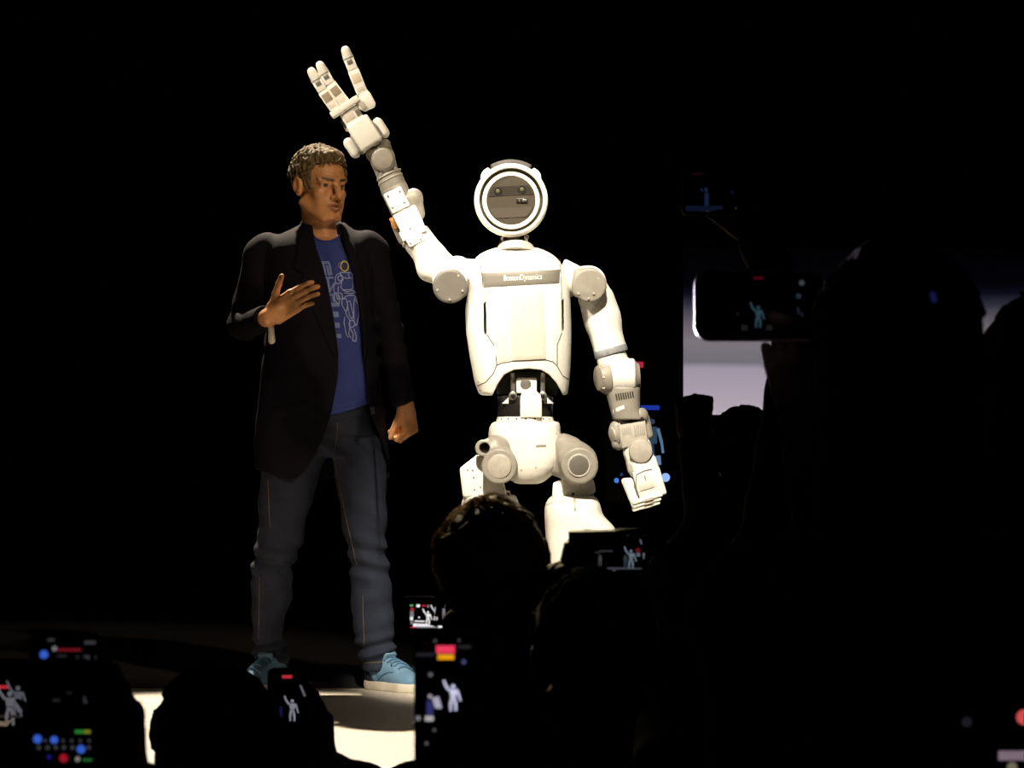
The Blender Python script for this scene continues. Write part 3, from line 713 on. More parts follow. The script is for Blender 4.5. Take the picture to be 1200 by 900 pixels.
b = B(); b.box(R(461.5, 262, 8), (2.6*S, 6*S, 7*S), x=axs, z=axd, bev=.002); b.done('elbow_terminal', mat('robot_copper_patch', (.32, .13, .03), .45, var=.2), elbow, 'rusty orange side terminal')
# forearm
b = B(); b.cone(R(474, 250, 2), R(461, 219, 2), 14.5*S, 16*S, .004, 32); b.cone(R(463.5, 226, 2), R(455, 203, 2), 16*S, 14.5*S, .004, 32)
fa = b.done('forearm', M_GREY, rob, 'warm grey tubular forearm with a white plate')
b = B(); b.box(R(464.8, 234.5, 14), (11.5*S, 5*S, 12.5*S), x=axs, z=axd, bev=.004); b.done('forearm_plate', M_WHITE, fa)
b = B()
for u, v in ((454.5, 230), (468.5, 224.5), (474, 237.5), (460, 243.5)): b.cone(R(u, v, 17.6), R(u, v, 19.8), 1.2*S, 1.2*S, .0003, 8)
b.done('plate_bolts', M_GREY2, fa)
b = B()
for k in range(2):
    p = pt((455, 203), (463.5, 226), .12+.22*k); b.lathe(R(*p, 2), axd, [(0, 0), (15.6*S, 0), (15.9*S, .8*S), (15.6*S, 1.6*S), (0, 1.6*S)], 32)
b.done('forearm_rings', M_LGREY, fa)
# wrist
fl = Field(R(428, 214)+Vector((0, -.1, 0)), R(472, 158)+Vector((0, .1, 0)), .0022)
fl.put(cyl(R(449, 187, -16), R(449, 187, 18), 14*S, .006)); fl.put(cap(R(449, 190, 0), R(454, 203, 0), 13.5*S, 13.5*S), .01); fl.put(cap(R(437, 180, 0), R(446, 184, 0), 9*S, 11*S), .01); fl.put(cap(R(451, 170, 0), R(452, 182, 0), 7*S, 9*S), .01)
wr = fl.done('wrist_joint', M_GREY, rob, 'grey wrist casting')
b = B(); b.cone(R(449, 186, 16), R(449, 186.5, 20), 12*S, 11.5*S, .0015, 28); b.done('wrist_disc', M_LGREY, wr)
b = B()
for u, v in ((443, 173), (437, 191.5), (446.5, 203.5), (463, 197)): b.cone(R(u, v, 8), R(u, v, 15), 1.3*S, 1.3*S, .0003, 8)
b.done('wrist_bolts', M_LGREY, wr)
# hand carrier block
hd = (R(418, 142)-R(436.5, 170.5)).normalized(); hs = hd.cross(TOW).normalized(); hs = hs if hs.x > 0 else -hs
cb = B(); cb.box(R(427.5, 157, 6), (14.5*S, 15*S, 17.5*S), x=hs, z=hd, bev=.008, seg=3)
hand = cb.done('hand', M_WHITE, rob, 'raised white three-fingered hand', sharp=50)
for u, v, ln in ((412.5, 173.5, 8), (446.5, 150, 8)):
    b = B(); c = R(u, v, 4); b.capsule(c-hd*ln*S*.9, c+hd*ln*S*.9, 6.2*S, 6.2*S, 20); b.done('side_pad', M_WHITE, hand)
for u, v in ((418.5, 169.5), (441.5, 153)):
    b = B(); c = R(u, v, 4); b.box(c, (2*S, 12*S, 12*S), x=hs, z=hd, bev=.003); b.done('pad_mount', M_GREY, hand)
b = B(); b.box(R(413, 137.5, 6), (11.5*S, 9*S, 8*S), x=hs, z=hd, bev=.003); b.box(R(405.5, 150, 2), (2*S, 4*S, 4*S), x=hs, z=hd, bev=.002); b.done('palm_base', M_WHITE, hand)
b = B(); b.box(R(409, 136, 14), (6.5*S, 2*S, 5*S), x=hs, z=hd, bev=.001); b.done('palm_inset', M_CREAM, hand)
b = B(); b.box(R(420, 132, 13), (3*S, 3*S, 4*S), x=hs, z=hd, bev=.001); b.box(R(402.5, 146, 4), (1.6*S, 3*S, 5*S), x=hs, z=hd, bev=.001); b.done('palm_recess', M_GREY2, hand)
bd = (R(420, 115)-R(388.5, 136)).normalized()
b = B(); c = (R(388.5, 136, 12)+R(420, 115, 12))/2; b.box(c, ((R(420, 115)-R(388.5, 136)).length/2, 7*S, 3.6*S), x=bd, z=TOW.cross(bd), bev=.002); b.done('knuckle_bar', M_WHITE, hand)
kb = [(421, 111), (431, 106), (434, 109), (440.5, 121), (439, 126), (428, 131), (421, 128), (418, 121)]
b = B(); b.prism([R(u, v, 16) for u, v in kb], [R(u, v, -6) for u, v in kb], .004); b.done('thumb_base', M_WHITE, hand)
b = B(); b.box(R(425, 123.5, 16.5), (3*S, 1*S, 4.5*S), x=bd, z=TOW.cross(bd), bev=.001); b.done('thumb_slot', M_LGREY, hand)
def finger(pts, rs, pad):
    """tip, joint, middle, base"""
    b = B(); b.capsule(R(*pts[1], 10), R(*pt(pts[1], pts[0], .62), 12), rs*S, rs*.80*S, 20); fg = b.done('finger', M_WHITE, hand)
    d1 = (R(*pts[1])-R(*pts[2])).normalized(); s1 = d1.cross(TOW)
    c = (R(*pts[1], 10)+R(*pts[2], 9))/2; L = (R(*pts[1])-R(*pts[2])).length/2
    b = B(); b.box(c, (rs*.92*S, rs*.8*S, L*.98), x=s1, z=d1, bev=.003); b.done('finger_link', M_WHITE, fg)
    b = B(); b.box(R(*pt(pts[1], pts[2], .3), 10+rs*.72), (rs*.5*S, .8*S, 2.2*S), x=s1, z=d1, bev=.0006); b.done('finger_slot', M_GREY2, fg)
    b = B(); b.tube([R(*pts[1], 10)+(s1*math.cos(a)+TOW*math.sin(a))*rs*1.0*S for a in [math.pi*k/8 for k in range(9)]], .5*S, 6); b.done('finger_seam', M_GREY2, fg)
    d2 = (R(*pts[2])-R(*pts[3])).normalized(); s2 = d2.cross(TOW)
    c = (R(*pts[2], 9)+R(*pts[3], 9))/2; L = (R(*pts[2])-R(*pts[3])).length/2
    b = B(); b.box(c, (rs*1.02*S, rs*.8*S, L), x=s2, z=d2, bev=.003); b.done('finger_link', M_WHITE, fg)
    b = B(); b.box(R(*pt(pts[2], pts[3], .34), 9+rs*.72), (rs*.78*S, .9*S, 5.6*S), x=s2, z=d2, bev=.001); b.done('finger_pad', pad, fg)
    b = B(); b.box(R(*pt(pts[2], pts[3], .80), 9+rs*.76), (rs*.62*S, .6*S, 2.6*S), x=s2, z=d2, bev=.0008); b.done('finger_slot', M_CREAM, fg)
M_PAD = mat('finger_pad_tan', (.30, .235, .165), .7, var=.1)
finger([(361.5, 77.5), (371, 94.5), (378.5, 107), (393, 128)], 6.3, M_PAD)
finger([(371.8, 70), (380.5, 87), (387.5, 99), (405, 122)], 6.3, M_PAD)
finger([(402.8, 53), (408.5, 69), (414, 82.5), (425, 110)], 6.5, mat('finger_pad_cream', (.60, .52, .38), .6))

# --- arm hanging at the other side
sh2 = B(); sh2.cone(R(657, 326, -2), R(676, 330, 0), 23*S, 19*S, .006, 32)
shoulder2 = sh2.done('shoulder_joint', M_WHITE, rob, 'white shoulder with round grey cover')
fl = Field(R(660, 362)+Vector((0, -.14, 0)), R(722, 302)+Vector((0, .12, 0)), .0025)
fl.put(cyl(R(690, 332, -28), R(690, 332, 22), 20.5*S, .01)); fl.put(cap(R(676, 327, 0), R(690, 331, 0), 15*S, 18*S), .01)
fl.done('shoulder_shell', M_WHITE, shoulder2)
fl = Field(R(662, 366)+Vector((0, -.16, 0)), R(722, 304)+Vector((0, .06, 0)), .0025)
fl.put(cyl(R(690, 333, 14), R(691, 334.5, 40), 19.5*S, .006)); fl.put(rbx(R(684, 331, 26), (12*S, 12*S, 16*S), None, .012), .012); fl.put(cap(R(694, 346, 26), R(697, 348, 26), 7.5*S), .01)
fl.done('shoulder_cover', M_GREY, shoulder2, 'grey rounded cover')
b = B()
for u, v in ((681, 321), (701, 326), (678, 344), (696, 344), (690, 350)): b.cone(R(u, v, 36), R(u, v, 41), 1.2*S, 1.2*S, .0003, 8)
b.done('cover_bolts', M_LGREY, shoulder2)
fl = Field(R(672, 424)+Vector((0, -.11, 0)), R(744, 318)+Vector((0, .11, 0)), .0025)
fl.put(cap(R(694, 340, 0), R(700, 352, 2), 19*S, 20*S)); fl.put(cyl(R(697, 346, 2), R(716, 413, 2), 19.3*S, .005), .012); fl.put(ell(R(706, 372, 0), (21*S, 19*S, 26*S), [list(Vector((.96, 0, .27))), [0, 1, 0], list(Vector((-.27, 0, .96)))]), .02)
ua2 = fl.done('upper_arm', M_WHITE, rob); q = Proj(fl.V, fl.Q)
b = B()
for j in range(11):
    for i in range(7):
        u = 703+i*1.9+j*.55; v = 363+j*2.0; p = q(u, v); b.cone(p+Vector((0, .001, 0)), p-Vector((0, .0006, 0)), .0011, .0011, .0003, 6)
b.done('speckle_grid', M_CREAM, ua2)
ax2 = (R(716, 413)-R(697, 346)).normalized()
b = B(); b.lathe(R(714.6, 408, 2), ax2, [(0, 0), (19.7*S, 0), (20*S, 1*S), (20*S, 6.5*S), (19.6*S, 7.5*S), (0, 7.5*S)], 40); b.done('arm_band', mat('robot_blue_grey_band', (.27, .28, .30), .5, var=.25, scale=90), ua2, 'blue-grey band')
# elbow drum
fl = Field(R(688, 480)+Vector((0, -.13, 0)), R(760, 408)+Vector((0, .13, 0)), .0024)
fl.put(cyl(R(709, 442, 2), R(744, 441, 2), 21*S, .006)); fl.put(cap(R(717, 420, 2), R(722, 436, 2), 18*S, 18*S), .008)
elb2 = fl.done('elbow_joint', M_WHITE, rob, 'white elbow drum with grey end discs')
b = B(); b.cone(R(711, 442.5, 6), R(700.5, 443.5, 10), 20*S, 15*S, .005, 32); b.done('elbow_disc', M_GREY, elb2)
b = B(); b.cone(R(742, 441, 0), R(750, 440.5, 0), 20*S, 15*S, .005, 32); b.done('elbow_disc', M_GREY, elb2)
b = B()
for k in range(8):
    a = math.radians(k*45); b.cone(R(709, 442.5+17.5*math.cos(a), 6+17.5*math.sin(a)), R(706, 442.5+17.5*math.cos(a), 6+17.5*math.sin(a)), 1.1*S, 1.1*S, .0003, 8)
b.done('disc_bolts', M_LGREY, elb2)
fl = Field(R(700, 498)+Vector((0, -.11, 0)), R(765, 446)+Vector((0, .11, 0)), .0024)
fl.put(loftz(lev([(454, 708, 750, 20, 20), (462, 710, 750, 20, 20), (470, 712.5, 750, 19, 19), (480, 715, 750, 19, 18), (492, 718, 755, 18, 18)]), 2.6, .004))
fa2 = fl.done('forearm', M_GREY, rob, 'warm grey forearm with vent slots'); q = Proj(fl.V, fl.Q)
b = B()
for i in range(8): pj_ = [(721+i*2.75, 461.5-i*.4), (722.4+i*2.75, 461.3-i*.4), (724+i*2.7, 469.5-i*.5), (722.6+i*2.7, 469.7-i*.5)]; q.patch(b, pj_, 1, 3, .0006, .003)
b.done('vent_slots', M_DARK, fa2)
b = B(); q.patch(b, [(718, 480), (731, 474.5), (732, 478.5), (719, 484.5)], 3, 2, .001, .003); b.done('white_label', M_WHITE, fa2)
# wrist fork
fl = Field(R(706, 536)+Vector((0, -.13, 0)), R(774, 478)+Vector((0, .13, 0)), .0022)
fl.put(cap(R(735, 492, 2), R(748, 488, 2), 13*S, 12*S)); fl.put(cap(R(722, 500, 4), R(724.5, 520, 8), 7.2*S, 7.8*S), .008); fl.put(cap(R(757, 492, 0), R(761, 510, 0), 5*S, 4.6*S), .008)
fl.put(front_poly([(726.5, 494), (752, 489.5), (756.5, 493), (759, 520), (730, 524)], 7.4, 8.2), .002, 'sub')
wf = fl.done('wrist_fork', M_GREY, rob, 'grey fork holding the wrist')
b = B(); b.box(R(741.5, 509, 0), (16*S, 14*S, 14.5*S), x=(1, 0, .12), z=(-.12, 0, 1), bev=.004); b.done('wrist_block', M_LGREY, wf)
b = B()
for i in range(6): b.box(R(744+i*2.2, 504.5-i*.35, 14.2), (.45*S, .7*S, 6.5*S), x=(1, 0, .1), z=(-.1, 0, 1), bev=.0003)
for i in range(5): b.box(R(730+i*2.2, 505.5-i*.3, 14.2), (.35*S, .5*S, 4*S), x=(1, 0, .1), z=(-.1, 0, 1), bev=.0003)
b.done('block_ribs', M_GREY, wf)
b = B(); b.box(R(740, 493.5, 6), (14*S, 8*S, 2.4*S), x=(1, 0, .17), z=(-.17, 0, 1), bev=.001); b.done('fork_slot', M_DARK, wf)
b = B(); b.cone(R(721, 509, 10), R(716.5, 510, 12), 13*S, 9*S, .004, 28); b.done('fork_disc', M_LGREY, wf)
# lowered hand
fl = Field(R(722, 572)+Vector((0, -.12, 0)), R(782, 508)+Vector((0, .12, 0)), .0022)
fl.put(cap(R(747, 526, 0), R(751, 546, 2), 17*S, 16.5*S)); fl.put(cap(R(738, 530, 4), R(742, 538, 4), 8*S), .006); fl.put(rbx(R(756, 548, 4), (15*S, 14*S, 11*S), [[.95, 0, .3], [0, 1, 0], [-.3, 0, .95]], .01), .008)
hand2 = fl.done('hand', M_WHITE, rob, 'lowered white hand with curled fingers')
b = B(); b.cone(R(750.5, 528, 10), R(751, 529, 22), 14*S, 13.4*S, .003, 32); b.done('wrist_disc', M_LGREY, hand2)
xx = Vector((.95, 0, .28)); zz = Vector((-.28, 0, .95))
b = B(); b.box(R(761, 567, 6), (16*S, 15*S, 17*S), x=xx, z=zz, bev=.007, seg=3); b.done('palm', M_WHITE, hand2)
b = B(); b.box(R(755.5, 562, 20.6), (11.5*S, 1*S, 12*S), x=xx, z=zz, bev=.002); b.done('palm_cover', M_WHITE, hand2)
b = B(); b.box(R(757.5, 569.5, 21.4), (8.5*S, .8*S, 3.8*S), x=xx, z=zz, bev=.001); b.done('palm_window', M_CREAM, hand2)
b = B(); b.box(R(756, 560, 21.8), (.8*S, .4*S, 3*S), x=xx, z=zz, bev=.0003); b.done('palm_mark', M_GREY, hand2)
b = B(); b.tube([R(745, 573, 21), R(746, 556, 22), R(754, 552, 22), R(764, 549.5, 22)], .5*S, 6); b.done('palm_seam', M_GREY2, hand2)
for k in range(3):
    b = B(); c = R(758-k*.6, 584+k*4.4, 12-k*2); b.box(c, (18.2*S-k*.9*S, 11*S, 2.3*S), x=xx, z=zz, bev=.0028); fg = b.done('finger', M_WHITE, hand2)
    b = B(); b.box(R(761-k*.6, 585+k*4.2, 23.4-k*2), (5*S, .5*S, 1.5*S), x=xx, z=zz, bev=.0004); b.done('finger_inset', M_LGREY, fg)
for k in range(3):
    b = B(); b.capsule(R(732+k*3.2, 564-k*.4, 14-6*k), R(744+k*2.4, 592-k*3, 16-6*k), (3.9-k*.2)*S, (4.2-k*.2)*S, 16); b.done('finger', M_WHITE, hand2)
# ------------------------------------------------------------------ people: shared builders
def head_prims(fl, c, Rr, k=1.0, mouth=True):
    """head with brow, eye sockets, nose, lips, chin, ears; c: point between the ears at eye level"""
    c = Vector(c); X, Yf, U = [Vector(r) for r in Rr]
    def L(x, y, z): return c+(X*x+Yf*y+U*z)*k
    def E(x, y, z, r, kk=.012, mode='add'): fl.put(ell(L(x, y, z), [q*k for q in r], Rr), kk*k, mode)
    def C(a, b_, ra, rb, kk=.01, mode='add'): fl.put(cap(L(*a), L(*b_), ra*k, rb*k), kk*k, mode)
    E(0, -.022, .034, (.073, .094, .083)); E(0, .028, .036, (.060, .058, .062), .02); E(0, .022, -.048, (.057, .062, .066), .025)
    for s in (-1, 1):
        C((s*.061, -.004, -.058), (s*.026, .062, -.104), .016, .016, .022)
        E(s*.040, .056, -.026, (.020, .020, .017), .02); E(s*.036, .058, -.062, (.014, .016, .022), .02)
    E(0, .072, -.099, (.023, .018, .017), .02); E(0, .074, -.066, (.029, .020, .026), .02)
    for s in (-1, 1):
        C((s*.047, .069, .020), (s*.012, .088, .015), .0105, .010, .012)
        E(s*.0315, .100, .001, (.019, .020, .0140), .010, 'sub'); E(s*.0315, .0685, -.001, (.0150, .0135, .0135), .004)
        C((s*.044, .070, .004), (s*.032, .0810, .0066), .0045, .0052, .004); C((s*.032, .0810, .0066), (s*.019, .0805, .004), .0052, .0045, .004)
        C((s*.043, .070, -.0072), (s*.020, .080, -.0072), .0044, .0044, .006)
    C((0, .086, .014), (0, .110, -.030), .0085, .0105, .012); E(0, .111, -.036, (.0125, .0125, .010), .008)
    for s in (-1, 1): E(s*.0135, .098, -.040, (.0085, .011, .008), .006)
    for s in (-1, 1): E(s*.007, .106, -.046, (.004, .006, .004), .003, 'sub')
    if mouth:
        for s in (-1, 1):
            C((0, .0955, -.0615), (s*.024, .083, -.067), .0055, .003, .005); C((0, .0945, -.0775), (s*.022, .083, -.0695), .0065, .003, .005)
        E(0, .098, -.0690, (.021, .014, .0030), .002, 'sub')
        E(0, .090, -.088, (.016, .006, .004), .008, 'sub')
    for s in (-1, 1):
        E(s*.076, -.012, -.006, (.008, .020, .032), .008); E(s*.083, -.016, .000, (.0075, .021, .027), .006); E(s*.089, -.011, -.002, (.006, .011, .017), .004, 'sub')
    return L
def hair_prims(fl, c, Rr, k=1.0, thick=.011, poly=None, seed=1, tufts=90, long=.02, lift=.001, extra=()):
    c = Vector(c); X, Yf, U = [Vector(r) for r in Rr]; L = lambda x, y, z: c+(X*x+Yf*y+U*z)*k
    t = thick
    fl.put(ell(L(0, -.022, .036), [q*k for q in (.073+t, .094+t, .083+t)], Rr)); fl.put(ell(L(0, .026, .046), [q*k for q in (.060+t, .055+t, .058+t)], Rr), .02*k)
    rn = random.Random(seed)
    for i in range(tufts):
        a = rn.uniform(0, 2*math.pi); e = rn.uniform(.0, 1.45)
        n = Vector((math.cos(a)*math.cos(e), math.sin(a)*math.cos(e), math.sin(e)))
        p = Vector((n.x*(.073+t), -.020+n.y*(.094+t), .036+n.z*(.083+t)))+n*lift
        d = Vector((rn.uniform(-.5, .5), .75*n.y+rn.uniform(-.4, .5), .35+.3*n.z)); d = (d-n*d.dot(n)*.97).normalized()*long
        fl.put(cap(L(*(p-d*.5)), L(*(p+d*.7+n*.0015)), .0050*k, .0032*k), .004*k)
    for e_ in extra: fl.put(ell(L(*e_[0]), [q*k for q in e_[1]], Rr), .03*k)
    pts = poly or [(.078, .077), (.052, .066), (.036, .034), (.030, -.030), (.010, -.032), (.006, .010), (-.026, .020), (-.036, -.030), (-.048, -.088), (-.20, -.098), (-.20, .25), (.16, .25), (.13, .085), (.098, .076)]
    fl.clip(side_poly([(a*k, b_*k) for a, b_ in pts], c, Rr))
def hand_prims(fl, w0, d, n, s, k=1.0, curl=((25, 25, 15),)*4, spread=(.06, .02, -.03, -.08), thumb=(.55, .75, .15), tcurl=12, kk=.004):
    """palm, four unequal bent fingers and a thumb leaving the side of the palm"""
    w0 = Vector(w0); d = Vector(d).normalized(); n = Vector(n); n = (n-d*n.dot(d)).normalized(); s_ = d.cross(n)
    s_ = s_ if s_.dot(Vector(s)) > 0 else -s_
    rows = [list(s_), list(d), list(n)]
    fl.put(rbx(w0+d*.055*k, (.041*k, .050*k, .0135*k), rows, .0125*k), .012)
    fl.put(cap(w0-d*.01*k, w0+d*.03*k, .026*k, .024*k), .02)
    fl.put(ell(w0+d*.040*k+s_*.022*k+n*.010*k, (.018*k, .030*k, .014*k), rows), .012)
    lens = ((.044, .027, .021), (.048, .031, .023), (.045, .029, .022), (.034, .021, .019)); bas = (.098, .102, .098, .089)
    for i in range(4):
        p = w0+d*bas[i]*k+s_*(.0315-.0210*i)*k; a = 0.0; r = (.0098, .0100, .0096, .0084)[i]*k
        cv = curl[i] if len(curl) == 4 else curl[0]
        fl.put(cap(w0+d*.06*k+s_*(.026-.0175*i)*k, p, r*1.15, r*1.1), .006)
        for j in range(3):
            a += math.radians(cv[j]); dr = (d*math.cos(a)+n*math.sin(a)+s_*spread[i]).normalized()
            q = p+dr*lens[i][j]*k; fl.put(cap(p, q, r, r*.92), kk if j else .006); p = q; r *= .93
    p = w0+d*.022*k+s_*.026*k; td = (d*thumb[0]+s_*thumb[1]+n*thumb[2]).normalized(); r = .0135*k
    for j, ln in enumerate((.044, .034, .027)):
        q = p+td*ln*k; fl.put(cap(p, q, r, r*.90), .010 if j == 0 else .004); p = q; r *= .88
        td = (td+d*math.sin(math.radians(tcurl))).normalized()
def paint(o, V, base, spots):
    """own colours of the skin: (capsule a, b, radius, colour)"""
    me = o.data; col = np.tile(np.array([*base, 1], np.float32), (len(V), 1))
    for a, b_, r, c in spots:
        a = A3(a); b_ = A3(b_); ba = b_-a; t = np.clip(((V-a)@ba)/(ba@ba+1e-12), 0, 1)
        q = np.linalg.norm(V-a-t[:, None]*ba, axis=1); m = np.clip((r*1.15-q)/(r*.35), 0, 1)[:, None]
        col[:, :3] = col[:, :3]*(1-m)+np.array(c, np.float32)*m
    at = me.attributes.new('Col', 'FLOAT_COLOR', 'POINT'); at.data.foreach_set('color', col.ravel())

# ------------------------------------------------------------------ the presenter
YM = 8.6; SM = YM/F
def M(u, v, w=0.0): return P(u, v, YM-w*SM)
def mlev(rows): return [(CZ+(HY-v)*SM, ((a+c)/2-600)*SM, YM-(f-k)/2*SM, (c-a)/2*SM, (f+k)/2*SM) for v, a, c, f, k in rows]
man = thing('person', 'man in dark blazer, blue printed T-shirt, jeans and blue sneakers gesturing on stage', 'person', (M(375, 500).x, YM, STAGE))
HEADC = M(375.5, 218.0, 6); HR = rot_rows(math.radians(38), math.radians(-3)); HK = 1.025
SKIN = (.58, .265, .11)
bf = Field(M(258, 800)+Vector((0, -.40, 0)), M(504, 160)+Vector((0, .18, 0)), .0031)
LM = head_prims(bf, HEADC, HR, HK)
bf.put(cap(LM(0, -.025, -.06), M(377, 285, -2), .052, .058), .02); bf.put(cap(M(356, 292, -6), M(398, 292, -6), .036, .036), .02)
for s in (-1, 1): bf.put(cap(LM(s*.045, -.01, -.07), M(381+s*5, 281, 12), .012, .010), .012)      # neck tendons
bf.put(cap(LM(0, .035, -.115), LM(0, .022, -.135), .014, .012), .015)
bf.put(loftz(mlev([(282, 325, 425, 22, 26), (300, 318, 430, 32, 32), (400, 325, 428, 32, 30), (500, 328, 430, 30, 32), (520, 335, 425, 28, 30)])), .02)
bf.put(cap(M(312, 296, 0), M(284, 382, 8), .05, .042), .02); bf.put(cap(M(284, 382, 8), M(315, 372, 90), .040, .027), .01)
bf.put(cap(M(434, 294, 0), M(454, 385, -6), .05, .042), .02); bf.put(cap(M(454, 385, -6), M(474, 474, 6), .038, .027), .01)
for pl in ([(350, 520), (328, 640), (312, 735), (317, 785)], [(418, 520), (431, 640), (438, 735), (442, 785)]):
    bf.put(cap(M(*pl[0]), M(*pl[1]), .075, .048), .02); bf.put(cap(M(*pl[1], -3), M(*pl[2], -3), .046, .034), .01); bf.put(cap(M(*pl[2], -3), M(*pl[3]), .034, .03), .01)
hand_prims(bf, M(317, 370.5, 92), (.80, -.18, .50), (.1, .95, -.12), (-.55, 0, .8), .98, ((16, 26, 18), (19, 28, 18), (22, 30, 18), (26, 32, 18)), (.01, .01, .01, .02), (.74, .66, -.05), 4)
hand_prims(bf, M(475.5, 475, 6), (.16, -.10, -1), (-.75, .6, -.1), (-.55, -.8, 0), .93, ((62, 62, 40), (66, 66, 40), (70, 66, 40), (72, 66, 40)), (.02, 0, 0, -.02), (.80, .42, .38), 6)
body = bf.done('body', M_SKIN, man, 'tanned skin')
lip = (.34, .13, .075); brow = (.07, .04, .02)
sp = [(LM(s*.047, .078, .0215), LM(s*.014, .097, .0155), .0048, brow) for s in (-1, 1)]
sp += [(LM(0, .100, -.0615), LM(s*.023, .087, -.067), .0058, lip) for s in (-1, 1)]+[(LM(0, .1, -.0775), LM(s*.021, .087, -.070), .0066, lip) for s in (-1, 1)]
paint(body, bf.V, SKIN, sp)
for s in (-1, 1):
    c = LM(s*.0315, .0742, -.0005); f = Vector(HR[1])*.93+Vector(HR[0])*.36
    b = B(); b.lathe(c-f*.0118, f, [(0, 0)]+[(.0118*math.sin(t), .0118-.0118*math.cos(t)) for t in [math.pi*i/12 for i in range(1, 12)]]+[(0, .0236)], 20); ey = b.done('eye', mat('eye_white', (.30, .24, .19), .25), man)
    b = B(); b.lathe(c+f*.0098, f, [(0, 0), (.0066, .0004), (.0054, .0018), (0, .0027)], 18); b.done('iris', mat('eye_iris', (.03, .02, .012), .15), ey)
# hair
fl = Field(HEADC-Vector((.15, .15, .12)), HEADC+Vector((.15, .15, .16)), .0024)
hair_prims(fl, HEADC, HR, HK, .009, None, 5, 260, .030, .0035, (((0, .050, .096), (.047, .034, .018)),))
rn = random.Random(9)
for i in range(46):
    x = rn.uniform(-.05, .05); y = .092-.9*abs(x)*.35; q0 = LM(x, y-.030+rn.uniform(-.012, .004), .098+rn.uniform(-.004, .010)-abs(x)*.25); q1 = LM(x+rn.uniform(-.012, .012), y+rn.uniform(-.006, .006), .084+rn.uniform(-.006, .012)-abs(x)*.25)
    fl.put(cap(q0, q1, .0058, .0030), .003)
fl.warp(lambda X, Y, Z: .0016*np.sin(210*X+60*Z)*np.sin(190*Y+90*Z+1)+.0014*np.sin(330*X-150*Y+80*Z))
fl.done('hair', mat('hair_grey_brown', (.125, .082, .038), .7, spec=.25, var=.5, scale=120, bump=.5, bscale=350), man, 'short wavy grey-brown hair')
# T-shirt
fl = Field(M(330, 492)+Vector((0, -.2, 0)), M(452, 262)+Vector((0, .16, 0)), .0033)
fl.put(loftz(mlev([(262, 364, 400, 6, 8), (270, 362, 402, 18, 10), (280, 356, 408, 27, 20), (300, 338, 436, 36, 34), (345, 338, 436, 38, 34), (400, 338, 437, 36, 34), (440, 338, 438, 34, 34), (470, 338, 439, 34, 34), (490, 338, 440, 35, 34)]), 2.3, .004))
fl.warp(lambda X, Y, Z: .0022*np.sin(60*Z+18*X)*np.clip((1.86-Z)/.2, 0, 1)+.0015*np.sin(90*X+25*Z))
fl.put(front_poly([(360, 250), (366.5, 273), (371, 278.5), (378, 281.5), (387, 281.5), (394, 278.5), (399, 273), (405, 250)], 8.2, 8.9), .003, 'sub')
fl.put(front_poly([(330, 492), (388, 486.5), (412, 480.5), (434, 472.5), (460, 464), (460, 520), (330, 520)], 8.2, 8.9), .003, 'sub')
shirt = fl.done('t_shirt', mat('t_shirt_blue', (.021, .040, .235), .8, var=.06, bump=.2, bscale=500), man, 'royal blue T-shirt with a robot print')
ps = Proj(fl.V, fl.Q)
b = B(); b.tube(ps.line([(367, 276), (371, 280.5), (378, 283.5), (387, 283.5), (394, 280.5), (398, 276)], -.001, 1.5), .004, 8); b.done('neck_rib', mat('t_shirt_rib', (.019, .036, .21), .8), shirt)
b = B(); b.tube(ps.line([(372, 483.5), (390, 481), (412, 475), (436, 467)], -.0012, 2), .0022, 6); b.done('hem_fold', mat('t_shirt_rib', (.019, .036, .21), .8), shirt)
# print: blocky letters and the outline of a robot (drawn as it lies on the shirt)
def cr(x, y): return (360+x/6.43, 270+y/6.43)
M_INK = mat('print_pale_blue', (.40, .47, .80), .8); M_INK2 = mat('print_dull_blue', (.20, .27, .58), .8); M_YEL = mat('print_yellow', (.85, .72, .12), .8)
def ink(name, quads, m, out=.0012, lab=None):
    for q in quads:
        b = B(); ps.patch(b, [cr(*p) for p in q], 3, 3, out, .001); b.done(name, m, shirt, lab)
ink('print_letter', [[(100, 232), (165, 232), (172, 250), (106, 252)], [(106, 252), (128, 252), (148, 338), (128, 340)], [(140, 262), (156, 262), (174, 338), (158, 340)], [(160, 250), (174, 250), (190, 334), (176, 338)],
                     [(133, 352), (196, 348), (200, 362), (137, 366)], [(148, 366), (163, 366), (178, 470), (164, 472)], [(160, 462), (200, 388), (206, 402), (172, 472)],
                     [(166, 480), (224, 472), (227, 486), (170, 494)], [(186, 494), (204, 492), (214, 540), (196, 542)], [(176, 545), (242, 545), (246, 574), (182, 576)]], M_INK2)
ink('print_bar', [[(194, 612), (234, 612), (240, 654), (200, 655)], [(206, 696), (243, 696), (247, 733), (211, 734)], [(220, 780), (255, 780), (258, 812), (225, 812)]], M_INK2)
def ring2(cx, cy, rx, ry, n=26): return [(cx+rx*math.cos(2*math.pi*i/n), cy+ry*math.sin(2*math.pi*i/n)) for i in range(n)]
